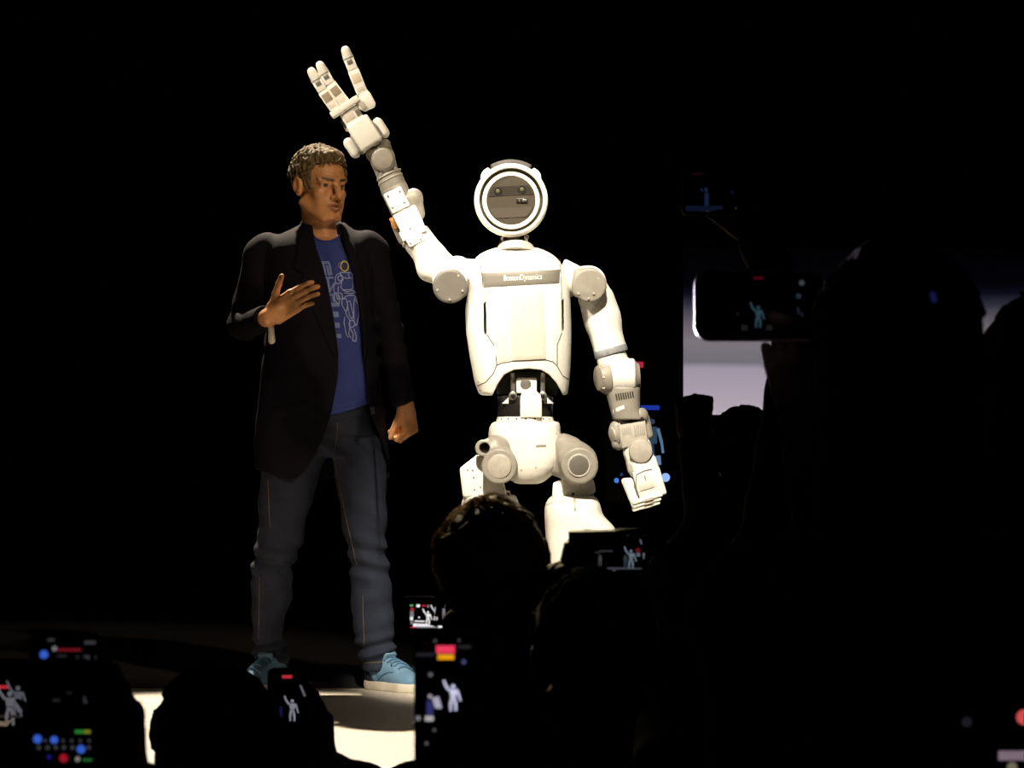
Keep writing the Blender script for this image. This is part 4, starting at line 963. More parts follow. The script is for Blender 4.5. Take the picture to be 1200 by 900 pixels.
lines = [[(246, 318), (322, 318), (346, 330), (338, 356), (300, 362), (262, 352), (246, 318)], [(262, 360), (254, 430), (268, 448), (330, 446), (344, 432), (340, 356)], [(330, 330), (352, 340), (366, 390), (374, 440), (356, 452)],
         [(222, 330), (212, 360), (212, 396), (236, 404), (270, 372), (262, 340), (240, 326), (222, 330)], ring2(248, 360, 18, 18)+[(266, 360)],
         [(214, 398), (200, 424), (204, 470), (232, 472), (234, 420)], [(206, 474), (206, 520), (236, 560), (244, 540), (232, 474)], [(240, 470), (262, 480), (266, 510), (250, 520), (240, 490)],
         [(268, 450), (300, 462), (340, 452), (372, 470)], [(280, 470), (330, 478), (360, 468)], [(262, 520), (300, 492), (350, 490), (374, 510), (380, 540)],
         [(262, 520), (262, 560), (288, 610), (296, 640)], [(262, 520), (292, 512), (304, 560), (296, 610)], [(300, 540), (322, 530), (348, 640), (338, 668), (318, 640), (300, 540)], [(356, 510), (384, 560), (388, 640), (370, 720), (352, 690), (350, 560), (356, 510)],
         [(284, 650), (276, 690), (296, 790), (314, 806)], [(296, 640), (318, 670), (322, 720), (312, 780), (330, 812)], ring2(336, 704, 22, 26)+[(358, 704)], [(322, 730), (346, 780), (342, 830), (366, 836), (370, 800), (352, 740)],
         [(222, 480), (226, 520), (246, 512)], [(310, 324), (316, 356)]]
b = B()
for l in lines: b.tube(ps.line([cr(*p) for p in l], .0006, .7), .0015, 5)
o = b.done('print_robot_outline', M_INK, shirt, 'pale blue line drawing of a robot'); o['kind'] = 'stuff'
b = B(); b.tube(ps.line([cr(*p) for p in ring2(281, 270, 29, 37)], .0012, .7, True), .0020, 6, True); b.done('print_yellow_ring', M_YEL, shirt, 'yellow ring of the printed robot head')
b = B(); b.tube(ps.line([cr(*p) for p in [(250, 240), (236, 250), (234, 275), (250, 286)]], .0006, .7), .0016, 5); b.tube(ps.line([cr(*p) for p in [(268, 225), (270, 236)]], .0006, .7), .0014, 5); b.done('print_ring_shade', M_INK2, shirt)['kind'] = 'stuff'
ink('print_face', [[(262, 248), (300, 248), (298, 294), (264, 294)]], mat('print_face_grey', (.03, .03, .05), .8), .0008)
# blazer
fl = Field(M(258, 568)+Vector((0, -.36, 0)), M(496, 246)+Vector((0, .2, 0)), .0034)
fl.put(loftz(mlev([(262, 352, 404, 10, 26), (268, 342, 412, 20, 32), (275, 324, 427, 28, 36), (283, 312, 438, 36, 40), (300, 306, 442, 43, 44), (340, 309, 440, 46, 44), (390, 311, 440, 44, 42), (430, 307, 443, 43, 42), (480, 301, 450, 44, 44), (530, 298, 457, 44, 46), (561, 298, 457, 42, 46)]), 2.4, .005))
fl.put(cap(M(313, 294, 0), M(306, 302, 0), .062, .06), .02); fl.put(cap(M(307, 298, 0), M(284.5, 382, 8), .058, .052), .012); fl.put(cap(M(285, 382, 8), M(309, 374, 72), .051, .043), .01)
fl.put(cap(M(430, 290, 0), M(436, 298, 0), .060, .058), .02); fl.put(cap(M(437, 295, 0), M(455, 385, -6), .055, .047), .012); fl.put(cap(M(455, 385, -6), M(471.5, 467, 6), .047, .040), .01)
fl.put(cyl(M(305, 374.5, 66), M(311, 373.2, 80), .043, .003), .004); fl.put(cyl(M(470, 459, 5), M(472.5, 473, 6), .041, .003), .004)
# collar standing around the neck
for s, ps_ in ((-1, [(383, 268, -36), (364, 260, -24), (357, 262, -2), (362, 274, 18)]), (1, [(383, 268, -36), (396, 262, -26), (402, 266, -8), (402, 280, 14)])):
    for a, b_ in zip(ps_, ps_[1:]): fl.put(cap(M(*a), M(*b_), .011, .011), .012)
# neck hole and front opening
fl.put(cap(M(382, 240, 0), M(381, 276, 2), .055, .056), .004, 'sub')
gap = [(366, 262), (366, 277), (371, 293), (378, 312), (385.5, 344), (392, 382), (395.5, 409), (395.5, 438), (393.5, 455), (389, 480), (384, 493), (376, 518), (367, 536), (355, 553), (345, 561), (345, 580), (470, 580), (458, 548), (451, 530), (443.5, 508), (436, 490), (431.5, 470), (428.5, 440), (425.5, 396), (421, 356), (414.5, 322), (407, 297), (399, 277), (400, 262)]
fl.put(front_poly(gap, 8.1, 8.63), .004, 'sub')
# outer curve of the left hem
fl.put(front_poly([(290, 548), (312, 553), (330, 559.5), (345, 562), (345, 600), (290, 600)], 8.1, 9), .004, 'sub')
sm = lambda d: np.clip(.5-d/.004, 0, 1)
lapL = [(366, 264), (357, 262), (350, 275), (347, 300), (343, 314), (356, 322), (352, 328), (370, 372), (392, 420), (396, 420), (392, 382), (385.5, 344), (378, 312), (371, 293)]
lapR = [(399, 264), (404, 266), (411, 280), (420, 300), (417, 306), (424, 312), (430, 360), (430, 420), (426, 420), (425.5, 396), (421, 356), (414.5, 322), (407, 297)]
def relief(pts, amt):
    fn, lo, hi = front_poly(pts, 8.1, 8.6)
    fl.warp(lambda X, Y, Z: amt*sm(fn(X, Y, Z)), lo-.01, hi+.01)
relief(lapL, .006); relief(lapR, .006)
relief([(318, 478), (360, 470), (362, 480), (319, 489)], .004); relief([(442, 476), (455, 480), (455, 489), (441, 485)], .004)      # pocket flaps
def fold(X, Y, Z):
    e = M(285, 382, 20); d2 = np.sqrt((X-e.x)**2+(Y-e.y)**2+(Z-e.z)**2); e2 = M(455, 390, 0); d3 = np.sqrt((X-e2.x)**2+(Y-e2.y)**2+((Z-e2.z)*.6)**2)
    f = .005*np.sin(70*Z+40*X-55*Y)*np.exp(-(d2/.10)**2)+.005*np.sin(85*Z-40*X)*np.exp(-(d3/.09)**2)
    return f+.0022*np.sin(28*X+9*Z+1.0)*np.sin(14*Z+20*X)
fl.warp(fold)
bl = fl.done('blazer', mat('blazer_dark_navy', (.0050, .0045, .0085), .8, var=.12, scale=200, bump=.3, bscale=600, spec=.1), man, 'open dark navy blazer'); pb = Proj(fl.V, fl.Q)
b = B(); b.tube(pb.line([(303, 290), (309, 300), (313, 316), (312, 336)], 0, 2), .0012, 5); b.tube(pb.line([(440, 284), (436, 300), (434, 322)], 0, 2), .0012, 5); b.done('seam_lines', mat('blazer_seam', (.003, .003, .004), .9), bl)
b = B(); b.cone(pb(391.5, 432)+Vector((0, .004, 0)), pb(391.5, 432)-Vector((0, .004, 0)), .008, .008, .002, 16); b.done('button', M_BLACK, bl)
b = B(); a0 = M(318, 384, 80); b.capsule(a0, M(318.5, 399, 74), .010, .012, 18); b.done('cuff', mat('cuff_backlit', (.50, .46, .40), .6), bl, 'cuff lining with the back light painted in as a pale tone')  # back light on the cuff lining is put into its pale colour
# jeans
fl = Field(M(286, 792)+Vector((0, -.16, 0)), M(472, 462)+Vector((0, .17, 0)), .0034)
fl.put(loftz(mlev([(466, 336, 434, 31, 34), (485, 328, 437, 33, 37), (505, 322, 443, 35, 40), (525, 318, 448, 35, 41), (536, 318, 449, 33, 38)]), 2.3, .006))
LL = [(512, 316, 394, 34, 38), (530, 311, 390, 34, 37), (547, 306, 377, 34, 35), (580, 304, 367, 32, 32), (615, 303, 358, 29, 30), (640, 299, 353, 27, 28), (664, 295.5, 343, 25, 27), (697, 294.5, 342, 24, 27), (723, 294.5, 335, 23, 26), (744, 296, 330, 22, 25), (762, 297, 338, 23, 25), (785, 298, 338.5, 24, 26)]
RL = [(512, 386, 447, 34, 38), (530, 389, 450, 34, 37), (545, 391, 453, 33, 35), (580, 396, 453, 31, 32), (624, 401.5, 452, 28, 29), (645, 408, 453, 26, 28), (671, 411, 457, 25, 27), (700, 412, 460, 24, 27), (732, 413, 461, 23, 26), (765, 419, 462, 23, 25), (785, 424, 463, 24, 26)]
for q in (LL, RL): fl.put(loftz(mlev(q), 2.2, .004, 12), .012)
def jf(X, Y, Z):
    z = lambda v: CZ+(HY-v)*SM
    g = lambda v, w_: np.exp(-((Z-z(v))/w_)**2)
    return .0065*np.sin(95*Z+26*X)*g(655, .07)+.0075*np.sin(120*Z-30*X)*g(762, .05)+.004*np.sin(80*Z+60*X)*g(525, .06)+.0035*np.sin(45*Z+35*X)*g(600, .10)+.003*np.sin(60*Z-25*X)*g(710, .08)+.0018*np.sin(20*Z+60*X)
fl.warp(jf)
jeans = fl.done('jeans', mat('denim', (.0070, .0125, .031), .85, var=.3, scale=45, bump=.35, bscale=700), man, 'dark blue denim jeans'); pjn = Proj(fl.V, fl.Q)
b = B()
for ln in ([(396, 487), (395.5, 505), (392, 527)], [(391.5, 536), (396, 560), (404, 600), (413, 640), (418, 662)], [(425, 698), (426, 730), (427, 758)], [(314, 562), (315, 590), (316.5, 620)], [(304, 676), (303.5, 720), (303, 748)], [(300, 776), (320, 777.5), (337, 776.5)], [(426, 777), (445, 776), (462, 773)], [(404, 487), (434, 480)]):
    b.tube(pjn.line(ln, .0002, 1.5), .0011, 5)
b.done('stitching', mat('stitch_tan', (.16, .11, .06), .8), jeans)
b = B()
for q in ([(390, 487.5), (438, 476.5), (440, 485), (390, 496)],): pjn.patch(b, q, 12, 3, .003, .004)
b.done('waistband', MATS['denim'], jeans)
# sneakers
def shoe(hx, hy, yaw, lab):
    f = Vector((math.sin(yaw), -math.cos(yaw), 0)); r = Vector((f.y, -f.x, 0)); o0 = Vector((hx, hy, STAGE))
    L = lambda a, s, z: o0+f*a+r*s+Vector((0, 0, z))
    rows = [list(r), list(f), [0, 0, 1]]
    lo = o0-Vector((.32, .32, .01)); hi = o0+Vector((.32, .32, .16))
    fl = Field(lo, hi, .0028)
    fl.put(cap(L(0, 0, .050), L(.005, 0, .088), .043, .040)); fl.put(cap(L(.03, 0, .058), L(.105, 0, .046), .045, .043), .03); fl.put(ell(L(.145, .002, .034), (.047, .075, .034), rows), .02); fl.put(cap(L(.05, 0, .085), L(.10, 0, .066), .028, .026), .02)
    fl.put(cap(L(-.004, 0, .125), L(.012, 0, .118), .033, .033), .004, 'sub')
    fl.clip((lambda X, Y, Z: STAGE+.020-Z+0*X+0*Y, None, None))
    up = fl.done('shoe', mat('sneaker_suede_blue', (.10, .20, .31), .85, var=.1, scale=80, bump=.2), man, lab)
    pv = BVHTree.FromPolygons([tuple(map(float, v)) for v in fl.V], [tuple(map(int, q)) for q in fl.Q])
    fl = Field(lo, hi, .0028)
    fl.put(cap(L(0, 0, .016), L(.05, 0, .016), .046, .046)); fl.put(cap(L(.05, 0, .016), L(.15, .002, .016), .046, .053), .02); fl.put(cap(L(.15, .002, .016), L(.178, .0, .018), .052, .046), .01)
    fl.clip((lambda X, Y, Z: np.maximum(STAGE+.0005-Z, Z-STAGE-.030)+0*X+0*Y, None, None))
    fl.done('sole', mat('sneaker_sole', (.55, .50, .42), .7), up, 'off-white rubber sole')
    # dark heel patch and side stripe
    def onto(p, d, out=.0012):
        h = pv.ray_cast(p-d*.2, d)
        return (h[0]+h[1]*out) if h[0] is not None else p
    for s in (-1, 1):
        b = B(); g = []
        for j in range(9):
            row = []
            for i in range(9):
                a = -.042+.075*i/8*(1-.45*j/8); z = .026+.06*j/8; row.append(b.bm.verts.new(onto(L(a, 0, z), r*(-s), .0016)))
            g.append(row)
        for j in range(8):
            for i in range(8): b.bm.faces.new((g[j][i], g[j][i+1], g[j+1][i+1], g[j+1][i]))
        b.done('heel_patch', mat('sneaker_navy', (.008, .018, .045), .8), up, 'dark blue heel patch')
        b = B(); b.tube([onto(L(.035+.08*t, 0, .028+.036*t+.012*math.sin(3*t)), r*(-s), .0) for t in [k/10 for k in range(11)]], .004, 6); b.done('side_stripe', mat('sneaker_stripe', (.07, .16, .27), .8), up)
    b = B()
    for k in range(5):
        a = .065+.017*k
        b.tube([onto(L(a+.006*math.cos(t*3), s_*.001, .2), Vector((0, 0, -1)), .003) for t, s_ in [(q/8, -26+52*q/8) for q in range(9)]], .0035, 6)
    for s in (-1, 1): b.tube([L(.06, s*.004, .098), L(.085, s*.022, .100), L(.10, s*.030, .085), L(.08, s*.018, .088), L(.062, s*.004, .096)], .0032, 6)
    b.done('laces', mat('sneaker_lace', (.07, .16, .28), .8), up)
    b = B(); b.box(L(.052, 0, .104), (.026, .010, .026), x=r, z=f*.5+Vector((0, 0, -1))*-.86, bev=.006); b.done('tongue', MATS['sneaker_suede_blue'], up)
shoe(M(442, 800).x, YM-.0, math.radians(48), 'pale blue suede sneaker with dark heel')
shoe(M(322, 800).x, YM-.02, math.radians(-24), 'pale blue suede sneaker turned outwards')
# ------------------------------------------------------------------ audience
AWAY = math.pi
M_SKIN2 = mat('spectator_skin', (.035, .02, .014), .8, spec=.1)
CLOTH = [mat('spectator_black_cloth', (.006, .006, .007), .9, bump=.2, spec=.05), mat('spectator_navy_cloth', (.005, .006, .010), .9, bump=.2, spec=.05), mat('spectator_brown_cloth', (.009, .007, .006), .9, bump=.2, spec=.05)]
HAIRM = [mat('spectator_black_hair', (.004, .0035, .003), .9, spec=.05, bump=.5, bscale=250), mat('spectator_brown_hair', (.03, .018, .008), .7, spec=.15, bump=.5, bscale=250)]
def spectator(label, u, v, Y, k=1.0, yaw=0.0, kneel=False, arms=(), thick=.014, hair=0, cloth=0, poly=None, tufts=60, wide=1.0, extra=(), drop=.285):
    """someone seen from behind; arms: (elbow, wrist, hand direction, palm normal, thumb side, curls) in world space"""
    c = P(u, v, Y); rows = rot_rows(AWAY+yaw)
    root = thing('person', label, 'person', (c.x, c.y, 0))
    X = Vector(rows[0]); Fw = Vector((math.sin(AWAY+yaw), -math.cos(AWAY+yaw), 0)); X = Vector((-Fw.y, Fw.x, 0)); X = X if X.x > 0 else -X
    zs = c.z-drop*k; zh = c.z-.80*k if not kneel else max(.40, c.z-.78*k)
    sw = .165*k*wide; ctr = Vector((c.x, c.y, 0))-Fw*.03
    sh = [ctr+X*(s*sw)+Vector((0, 0, zs)) for s in (-1, 1)]
    pts = [c, *sh]+[p for a in arms for p in (a[0], a[1], Vector(a[1])+Vector(a[2]).normalized()*.2)]
    lo = Vector([min(p[i] for p in pts)-.14 for i in range(3)]); hi = Vector([max(p[i] for p in pts)+.14 for i in range(3)])
    lo.z = min(lo.z, zh-.08); hi.z = max(hi.z, c.z+.17)
    for i, q in ((0, X.x), (1, 0)): lo[i] = min(lo[i], ctr[i]-.26*k*wide); hi[i] = max(hi[i], ctr[i]+.26*k*wide)
    def side_of(a): return 1 if (Vector(a[0])-ctr).dot(X) > 0 else 0
    used = {}
    for a in arms: used[1-side_of(a) if side_of(a) in used else side_of(a)] = a
    ez = max(zs-.30*k, .2)
    full = []
    for i in (0, 1):
        if i in used: full.append((i, *used[i]))
        else:
            s = (-1, 1)[i]; e = sh[i]+X*(s*.05)+Vector((0, 0, -.28*k)); w_ = e+Fw*.16+Vector((0, 0, -.14*k))-X*(s*.06)
            full.append((i, e, w_, Fw*.7+Vector((0, 0, -.7)), -X*s, Vector((0, 0, 1)), ((30, 30, 20),)))
            lo.z = min(lo.z, w_.z-.2)
    f = Field(lo, hi, .0058); g = Field(lo, hi, .0058)
    head_prims(f, c, rows, k)
    nb = ctr+Vector((0, 0, zs+.03)); f.put(cap(c-Vector((0, 0, .08*k))-Fw*.02, nb, .054*k, .062*k), .02)
    f.put(cap(sh[0], sh[1], .055*k, .055*k), .03); f.put(cap(ctr+Vector((0, 0, zs-.06)), ctr+Vector((0, 0, zh)), .11*k, .11*k), .05)
    g.put(cap(sh[0]+Vector((0, 0, .005)), sh[1]+Vector((0, 0, .005)), .068*k, .068*k)); g.put(cap(nb+Vector((0, 0, .015)), nb-Vector((0, 0, .05)), .068*k, .085*k), .04)
    for s in (-.5, .5): g.put(cap(ctr+X*(s*.20*k*wide)+Vector((0, 0, zs-.05)), ctr+X*(s*.17*k*wide)+Vector((0, 0, zh-.02)), .125*k, .118*k), .06)
    for i, e, w_, d, n, s, cu, *th in full:
        e = Vector(e); w_ = Vector(w_)
        f.put(cap(sh[i], e, .048*k, .040*k), .02); f.put(cap(e, w_, .038*k, .026*k), .01); hand_prims(f, w_, d, n, s, .95*k, cu, thumb=th[0] if th else (.85, .4, .1))
        g.put(cap(sh[i], e, .066*k, .052*k), .03); g.put(cap(e, e+(w_-e)*.88, .051*k, .041*k), .01)
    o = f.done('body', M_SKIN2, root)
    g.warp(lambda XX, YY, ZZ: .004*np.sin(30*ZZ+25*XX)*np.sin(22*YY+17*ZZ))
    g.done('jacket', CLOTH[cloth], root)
    hf = Field(c-Vector((.17, .17, .30 if extra else .16))*k, c+Vector((.17, .17, .2))*k, .004)
    hair_prims(hf, c, rows, k, thick, poly, int(u), tufts, .03, .001, extra); hf.done('hair', HAIRM[hair], root)
    t = Field((ctr.x-.3, ctr.y-.62, -.01), (ctr.x+.3, ctr.y+.4, zh+.12), .011)
    t.put(cap(ctr-X*.07+Vector((0, 0, zh)), ctr+X*.07+Vector((0, 0, zh)), .115*k, .115*k))
    for s in (-1, 1):
        h0 = ctr+X*(s*.09)+Vector((0, 0, zh-.02))
        if kneel:
            kn = ctr+X*(s*.12)+Fw*.10+Vector((0, 0, .075)); t.put(cap(h0, kn, .095*k, .072*k), .03); t.put(cap(kn, kn-Fw*.40, .07, .05), .02)
        else:
            t.put(cap(h0, ctr+X*(s*.10)+Vector((0, 0, zh*.5)), .095*k, .072*k), .03); t.put(cap(ctr+X*(s*.10)+Vector((0, 0, zh*.5)), ctr+X*(s*.11)+Vector((0, 0, .06)), .07, .058), .01); t.put(cap(ctr+X*(s*.11)+Vector((0, 0, .045)), ctr+X*(s*.12)+Fw*.16+Vector((0, 0, .04)), .045, .038), .02)
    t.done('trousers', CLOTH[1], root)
    return root, c, rows, hf

def phone(label, u0, v0, u1, v1, Y, polys, rim=None, cat='phone', name='smartphone', rad=.011, bezel=2.2):
    c = (P(u0, v0, Y)+P(u1, v1, Y))/2; hx = (u1-u0)/2*Y/F; hz = (v1-v0)/2*Y/F
    root = thing(name, label, cat, (c.x, c.y, c.z-hz))
    b = B(); slab(b, Vector((c.x, Y+.0042, c.z)), hx, hz, .0040, rad); b.done('case', rim or M_BLACK, root)
    b = B(); slab(b, Vector((c.x, Y, c.z)), hx-bezel*Y/F, hz-bezel*Y/F, .0006, rad*.8); b.done('screen', M_GLASS, root)
    b = B(); cx = c.x-hx+.018; cz = c.z+hz-.018
    for dx, dz in ((0, 0), (.0, -.02), (.017, -.010)): b.cone((cx+dx, Y+.0078, cz+dz), (cx+dx, Y+.0105, cz+dz), .0062, .0058, .0008, 16)
    o = b.done('camera_lenses', M_GLASS, root); o['kind'] = 'stuff'
    if polys: display(root, Y-.0008, polys)
    return root
GRIP = ((55, 60, 40), (58, 60, 40), (60, 60, 40), (62, 60, 40))
def hold(u, v, Y, eu, ev, eY, d, n, s, curl=GRIP, thumb=(.9, .3, .2)):
    return (P(eu, ev, eY), P(u, v, Y), d, n, s, curl, thumb)
UP = (0, 0, 1)
LONG = [(.078, .077), (.052, .066), (.036, .034), (.030, -.26), (-.20, -.27), (-.20, .25), (.16, .25), (.13, .085), (.098, .076)]
BOB = (((0, -.035, -.06), (.096, .085, .13)), ((0, -.045, -.15), (.10, .075, .09)))
def grip(u, v, Y, eu, ev, eY):
    # right hand along the phone's edge: palm to the phone, fingers behind it, thumb in front
    return (P(eu, ev, eY), P(u, v, Y), (-.04, .08, 1), (-1, .25, 0), (0, -1, 0), ((18, 34, 26), (20, 34, 26), (22, 36, 26), (24, 38, 26)))
W_ = (200, 198, 205)
# -- spectator in the middle whose hair catches the stage light, with a small camera
rt, hc, hrow, hf = spectator('silhouetted person with back-lit brown hair in front of the robot leg', 575, 686, 3.98, 1.0, 0.0, False,
    [hold(520, 786, 4.43, 545, 920, 4.15, (-.12, .05, 1), (.3, .9, .1), (-1, 0, 0))], .016, 1, 2, None, 70, .76, (), .36)
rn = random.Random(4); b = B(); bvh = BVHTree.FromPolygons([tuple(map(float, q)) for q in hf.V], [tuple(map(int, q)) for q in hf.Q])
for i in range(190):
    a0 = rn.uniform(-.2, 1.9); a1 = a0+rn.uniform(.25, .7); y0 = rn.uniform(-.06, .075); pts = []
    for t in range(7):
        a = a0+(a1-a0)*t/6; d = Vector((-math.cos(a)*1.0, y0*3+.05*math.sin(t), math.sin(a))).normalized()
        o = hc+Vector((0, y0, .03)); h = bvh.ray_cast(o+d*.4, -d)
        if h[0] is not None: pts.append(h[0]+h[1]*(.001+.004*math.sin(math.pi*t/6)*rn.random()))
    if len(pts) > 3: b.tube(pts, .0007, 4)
o = b.done('hair_strands', mat('hair_backlit_strands', (.36, .24, .09), .4), rt, 'fine strands with the back light painted in as gold'); o['kind'] = 'stuff'  # gold of the back light is put into the strand colour
b = B(); e = hc+Vector((-.079, -.012, -.012)); b.tube([e+Vector((-.006+.004*math.sin(t*3), -.006, .016-.052*t)) for t in [k/8 for k in range(9)]], .0042, 8); b.done('ear_highlight', mat('spectator_ear_lit', (.34, .20, .12), .6), rt)  # highlight on the ear painted as a paler skin tone
# small camera with a bright screen
cam1 = thing('compact_camera', 'small camera with bright black-and-white stage picture beside the central head', 'camera', P(505, 745, 4.40))
c = P(506, 722, 4.40); kx = 4.40/F
b = B(); slab(b, c, 34*kx, 23*kx, .018, .006); b.done('camera_body', M_BLACK, cam1)
b = B(); b.cone(c+Vector((0, .016, 0)), c+Vector((0, .05, 0)), .022, .02, .002, 24); b.done('lens', M_GLASS, cam1)
b = B(); b.cone(c+Vector((.03, 0, 22*kx)), c+Vector((.03, 0, 26*kx)), .006, .006, .001, 14); b.done('shutter_button', M_BLACK, cam1)
b = B(); b.box(P(501, 722, 4.38), (21.5*kx, .0006, 14.5*kx), bev=0); b.done('screen', M_GLASS, cam1)
wh = glow((235, 233, 238)); gy = glow((120, 116, 124)); rd = glow((190, 30, 44)); gn = glow((90, 170, 100))
pl = [(rect(480.5, 708.5, 484, 710.5), gn), (rect(488, 708.3, 492, 711.5), wh), (rect(494, 709, 499, 710.8), rd), (rect(500.5, 709, 503, 712), gy), (rect(516, 708.6, 522, 710.4), wh), (rect(481, 712.5, 485, 715.5), rd), (rect(480.6, 716, 484.8, 722), gy), (rect(480.6, 722.5, 484, 727), wh), (rect(481, 728, 484.6, 731.5), gy), (rect(518.5, 713, 521.5, 721), gy), (rect(518.5, 722, 521.5, 729), gy),
      ([(486, 727), (498, 727.6), (498, 729), (486, 728.6)], wh), ([(484, 730.5), (500, 731), (510, 734.4), (484, 734.4)], wh), (rect(481, 734.4, 487, 735.8), rd), (rect(488, 734.6, 512, 735.8), gy), (rect(503, 732, 509, 733), M_GLASS), (disc2(491, 723.5, .9), wh), (rect(513, 733.4, 518, 735.6), wh)]
pl += robot_fig(501.5, 714.5, 18, (240, 238, 240))+robot_fig(510.5, 709.8, 17, (225, 223, 230))
display(cam1, 4.3793, pl)

# -- spectator holding up a video camera right of the robot leg
spectator('dark person hidden below the raised video camera', 694, 775, 3.52, .97, .02, True,
    [hold(642, 738, 3.86, 648, 890, 3.62, (.12, .05, 1), (.9, .4, 0), (0, -1, .1)), hold(794, 752, 3.86, 778, 900, 3.62, (-.05, .05, 1), (-.9, .4, 0), (0, -1, .1), ((14, 24, 18),)*4)], .012, 0, 0)
spectator('added dark person covering stray floor light right of the video camera', 758, 764, 4.56, 1.0, 0, True, (), .013, 0, 2, None, 60, .82)  # person added to hide stray light on the floor behind
YC = 3.85; kx = YC/F
vc = thing('video_camera', 'black video camera with dim stage picture in front of the robot leg', 'camera', P(712, 668, YC))
out = [(667, 622.5), (722, 622.5), (724, 620.5), (757, 619.5), (758, 668), (655, 668), (662, 636), (667, 635)]
b = B(); b.prism([P(u, v, YC) for u, v in out], [P(u, v, YC)+Vector((0, .06, 0)) for u, v in out], .003); b.done('camera_body', M_BLACK, vc)
b = B(); b.cone(P(690, 645, YC)+Vector((0, .055, 0)), P(690, 645, YC)+Vector((0, .13, 0)), .024, .028, .003, 28); b.done('lens', M_GLASS, vc)
b = B(); slab(b, P(724, 647, YC)+Vector((0, -.004, 0)), 35*kx, 20.5*kx, .004, .003); b.done('flip_screen', M_GLASS, vc)
b = B(); b.box(P(666.8, 662, YC-.001), (1.1*kx, .002, 2.2*kx), bev=.0004); b.done('latch', mat('camera_latch_chrome', (.7, .62, .5), .3, emit=None), vc)
g1 = glow((48, 52, 58)); g2 = glow((88, 96, 104)); g3 = glow((60, 62, 70))
pl = [([(686, 667), (700, 664.6), (752, 665.6), (752, 667), (700, 667.4)], g3), (rect(702, 645, 718, 646.6), g1), (rect(697, 647, 703, 648), g1), (disc2(747.5, 645, 3), glow((90, 14, 26))), ([(746, 648), (750, 648), (750, 652), (746, 652)], g2), ([(753, 648), (755.5, 648), (755, 655), (754, 655)], g2), ([(749.5, 632.5), (751, 632), (752.5, 637.5), (751.5, 638)], g2), (rect(735, 627, 736.5, 628), g1)]
pl += man_fig(703.2, 650, 15, (58, 62, 58))+robot_fig(739.5, 642, 24, (96, 108, 118))+man_fig(733, 650, 15, (50, 54, 62))
display(vc, YC-.0082, pl)

# -- curly head at the lower left with a phone
rt, hc, hrow, hf = spectator('curly-haired silhouette before the bright stage floor at lower left', 252, 889, 3.75, 1.0, .15, True,
    [grip(379, 904, 4.325, 425, 935, 4.05)], .018, 0, 0, None, 160)
pl = [(rect(330.5, 791, 342.5, 795), glow((165, 40, 52))), (stroke((352, 803), (357.5, 816), 2.4), glow((88, 90, 100))), (stroke((358, 828), (358, 838), 1.2), glow((80, 80, 86))), (rect(327.5, 828, 331, 840), glow((18, 18, 54)))]
pl += robot_fig(342.5, 817, 28, (122, 122, 132))
phone('phone held upright by the curly-haired spectator, red bar on top', 313.5, 782.5, 361.5, 912, 4.30, pl)

# -- phone and hand at the far left
spectator('spectator kneeling at the bottom left corner behind the dark camera phone', 20, 1120, 2.35, 1.0, .1, True,
    [grip(148, 930, 2.74, 245, 978, 2.52)], .012)
d1 = glow((52, 52, 56)); d2 = glow((34, 34, 38)); bb_ = glow((52, 88, 190)); rr_ = glow((130, 20, 34))
pl = [(rect(56, 748.5, 64, 751.5), d1), (rect(99, 751, 112, 755), d1), (rect(68, 760, 95, 763), glow((110, 20, 30))), (disc2(64, 760, 3), glow((110, 108, 110))), (disc2(51.5, 767, 5), bb_), (rect(67, 767, 78, 770), d2), (disc2(91, 770, 2), d2), (rect(98, 768, 105, 773), d1), (rect(111, 768, 113, 773), d2),
      (rect(105, 806, 110, 809), d1), (rect(62, 819, 70, 822), d2), (rect(79, 811, 84, 813), d2), (rect(98, 816, 108, 824), d1), (rect(88, 855.5, 98, 859.5), glow((36, 120, 40))), (rect(98.5, 855.5, 106, 859.5), glow((116, 120, 30))),
      (disc2(44, 866, 5.2), bb_), (disc2(63.5, 867, 4.6), bb_), (disc2(95, 878, 5), bb_), (disc2(74.5, 888.5, 5), glow((150, 20, 36))), (disc2(91, 889.5, 3), glow((120, 118, 116))), (rect(97, 889, 108, 892), glow((30, 90, 40))), (disc2(57.5, 887, 3), glow((20, 20, 90)))]
for x in (53, 74, 84, 94, 104.5): pl.append((disc2(x, 868, 2), d1))
for x in (45.5, 56, 65.5, 75, 85, 104): pl.append((disc2(x, 876, 2.6), d1))
phone('blurred phone with blue and red camera buttons at lower left', 33, 741, 119, 912, 2.72, pl)

spectator('spectator at the left frame edge behind the two-robot phone', -118, 1010, 3.2, 1.0, -.05, True,
    [grip(60, 940, 3.62, 40, 1100, 3.35)], .012)
pl = [(rect(-10, 803, 12, 807), glow((170, 36, 46)))]+robot_fig(11.5, 806, 44, (92, 92, 98))+robot_fig(21, 800, 40, (76, 76, 84))+[([(-20, 842), (6, 846), (16, 842), (8, 851), (-20, 850)], glow((110, 96, 80))), (rect(-20, 838, 24, 841), glow((40, 34, 30)))]
phone('phone at the left frame edge showing two grey robots', -34, 772, 36, 918, 3.60, pl)

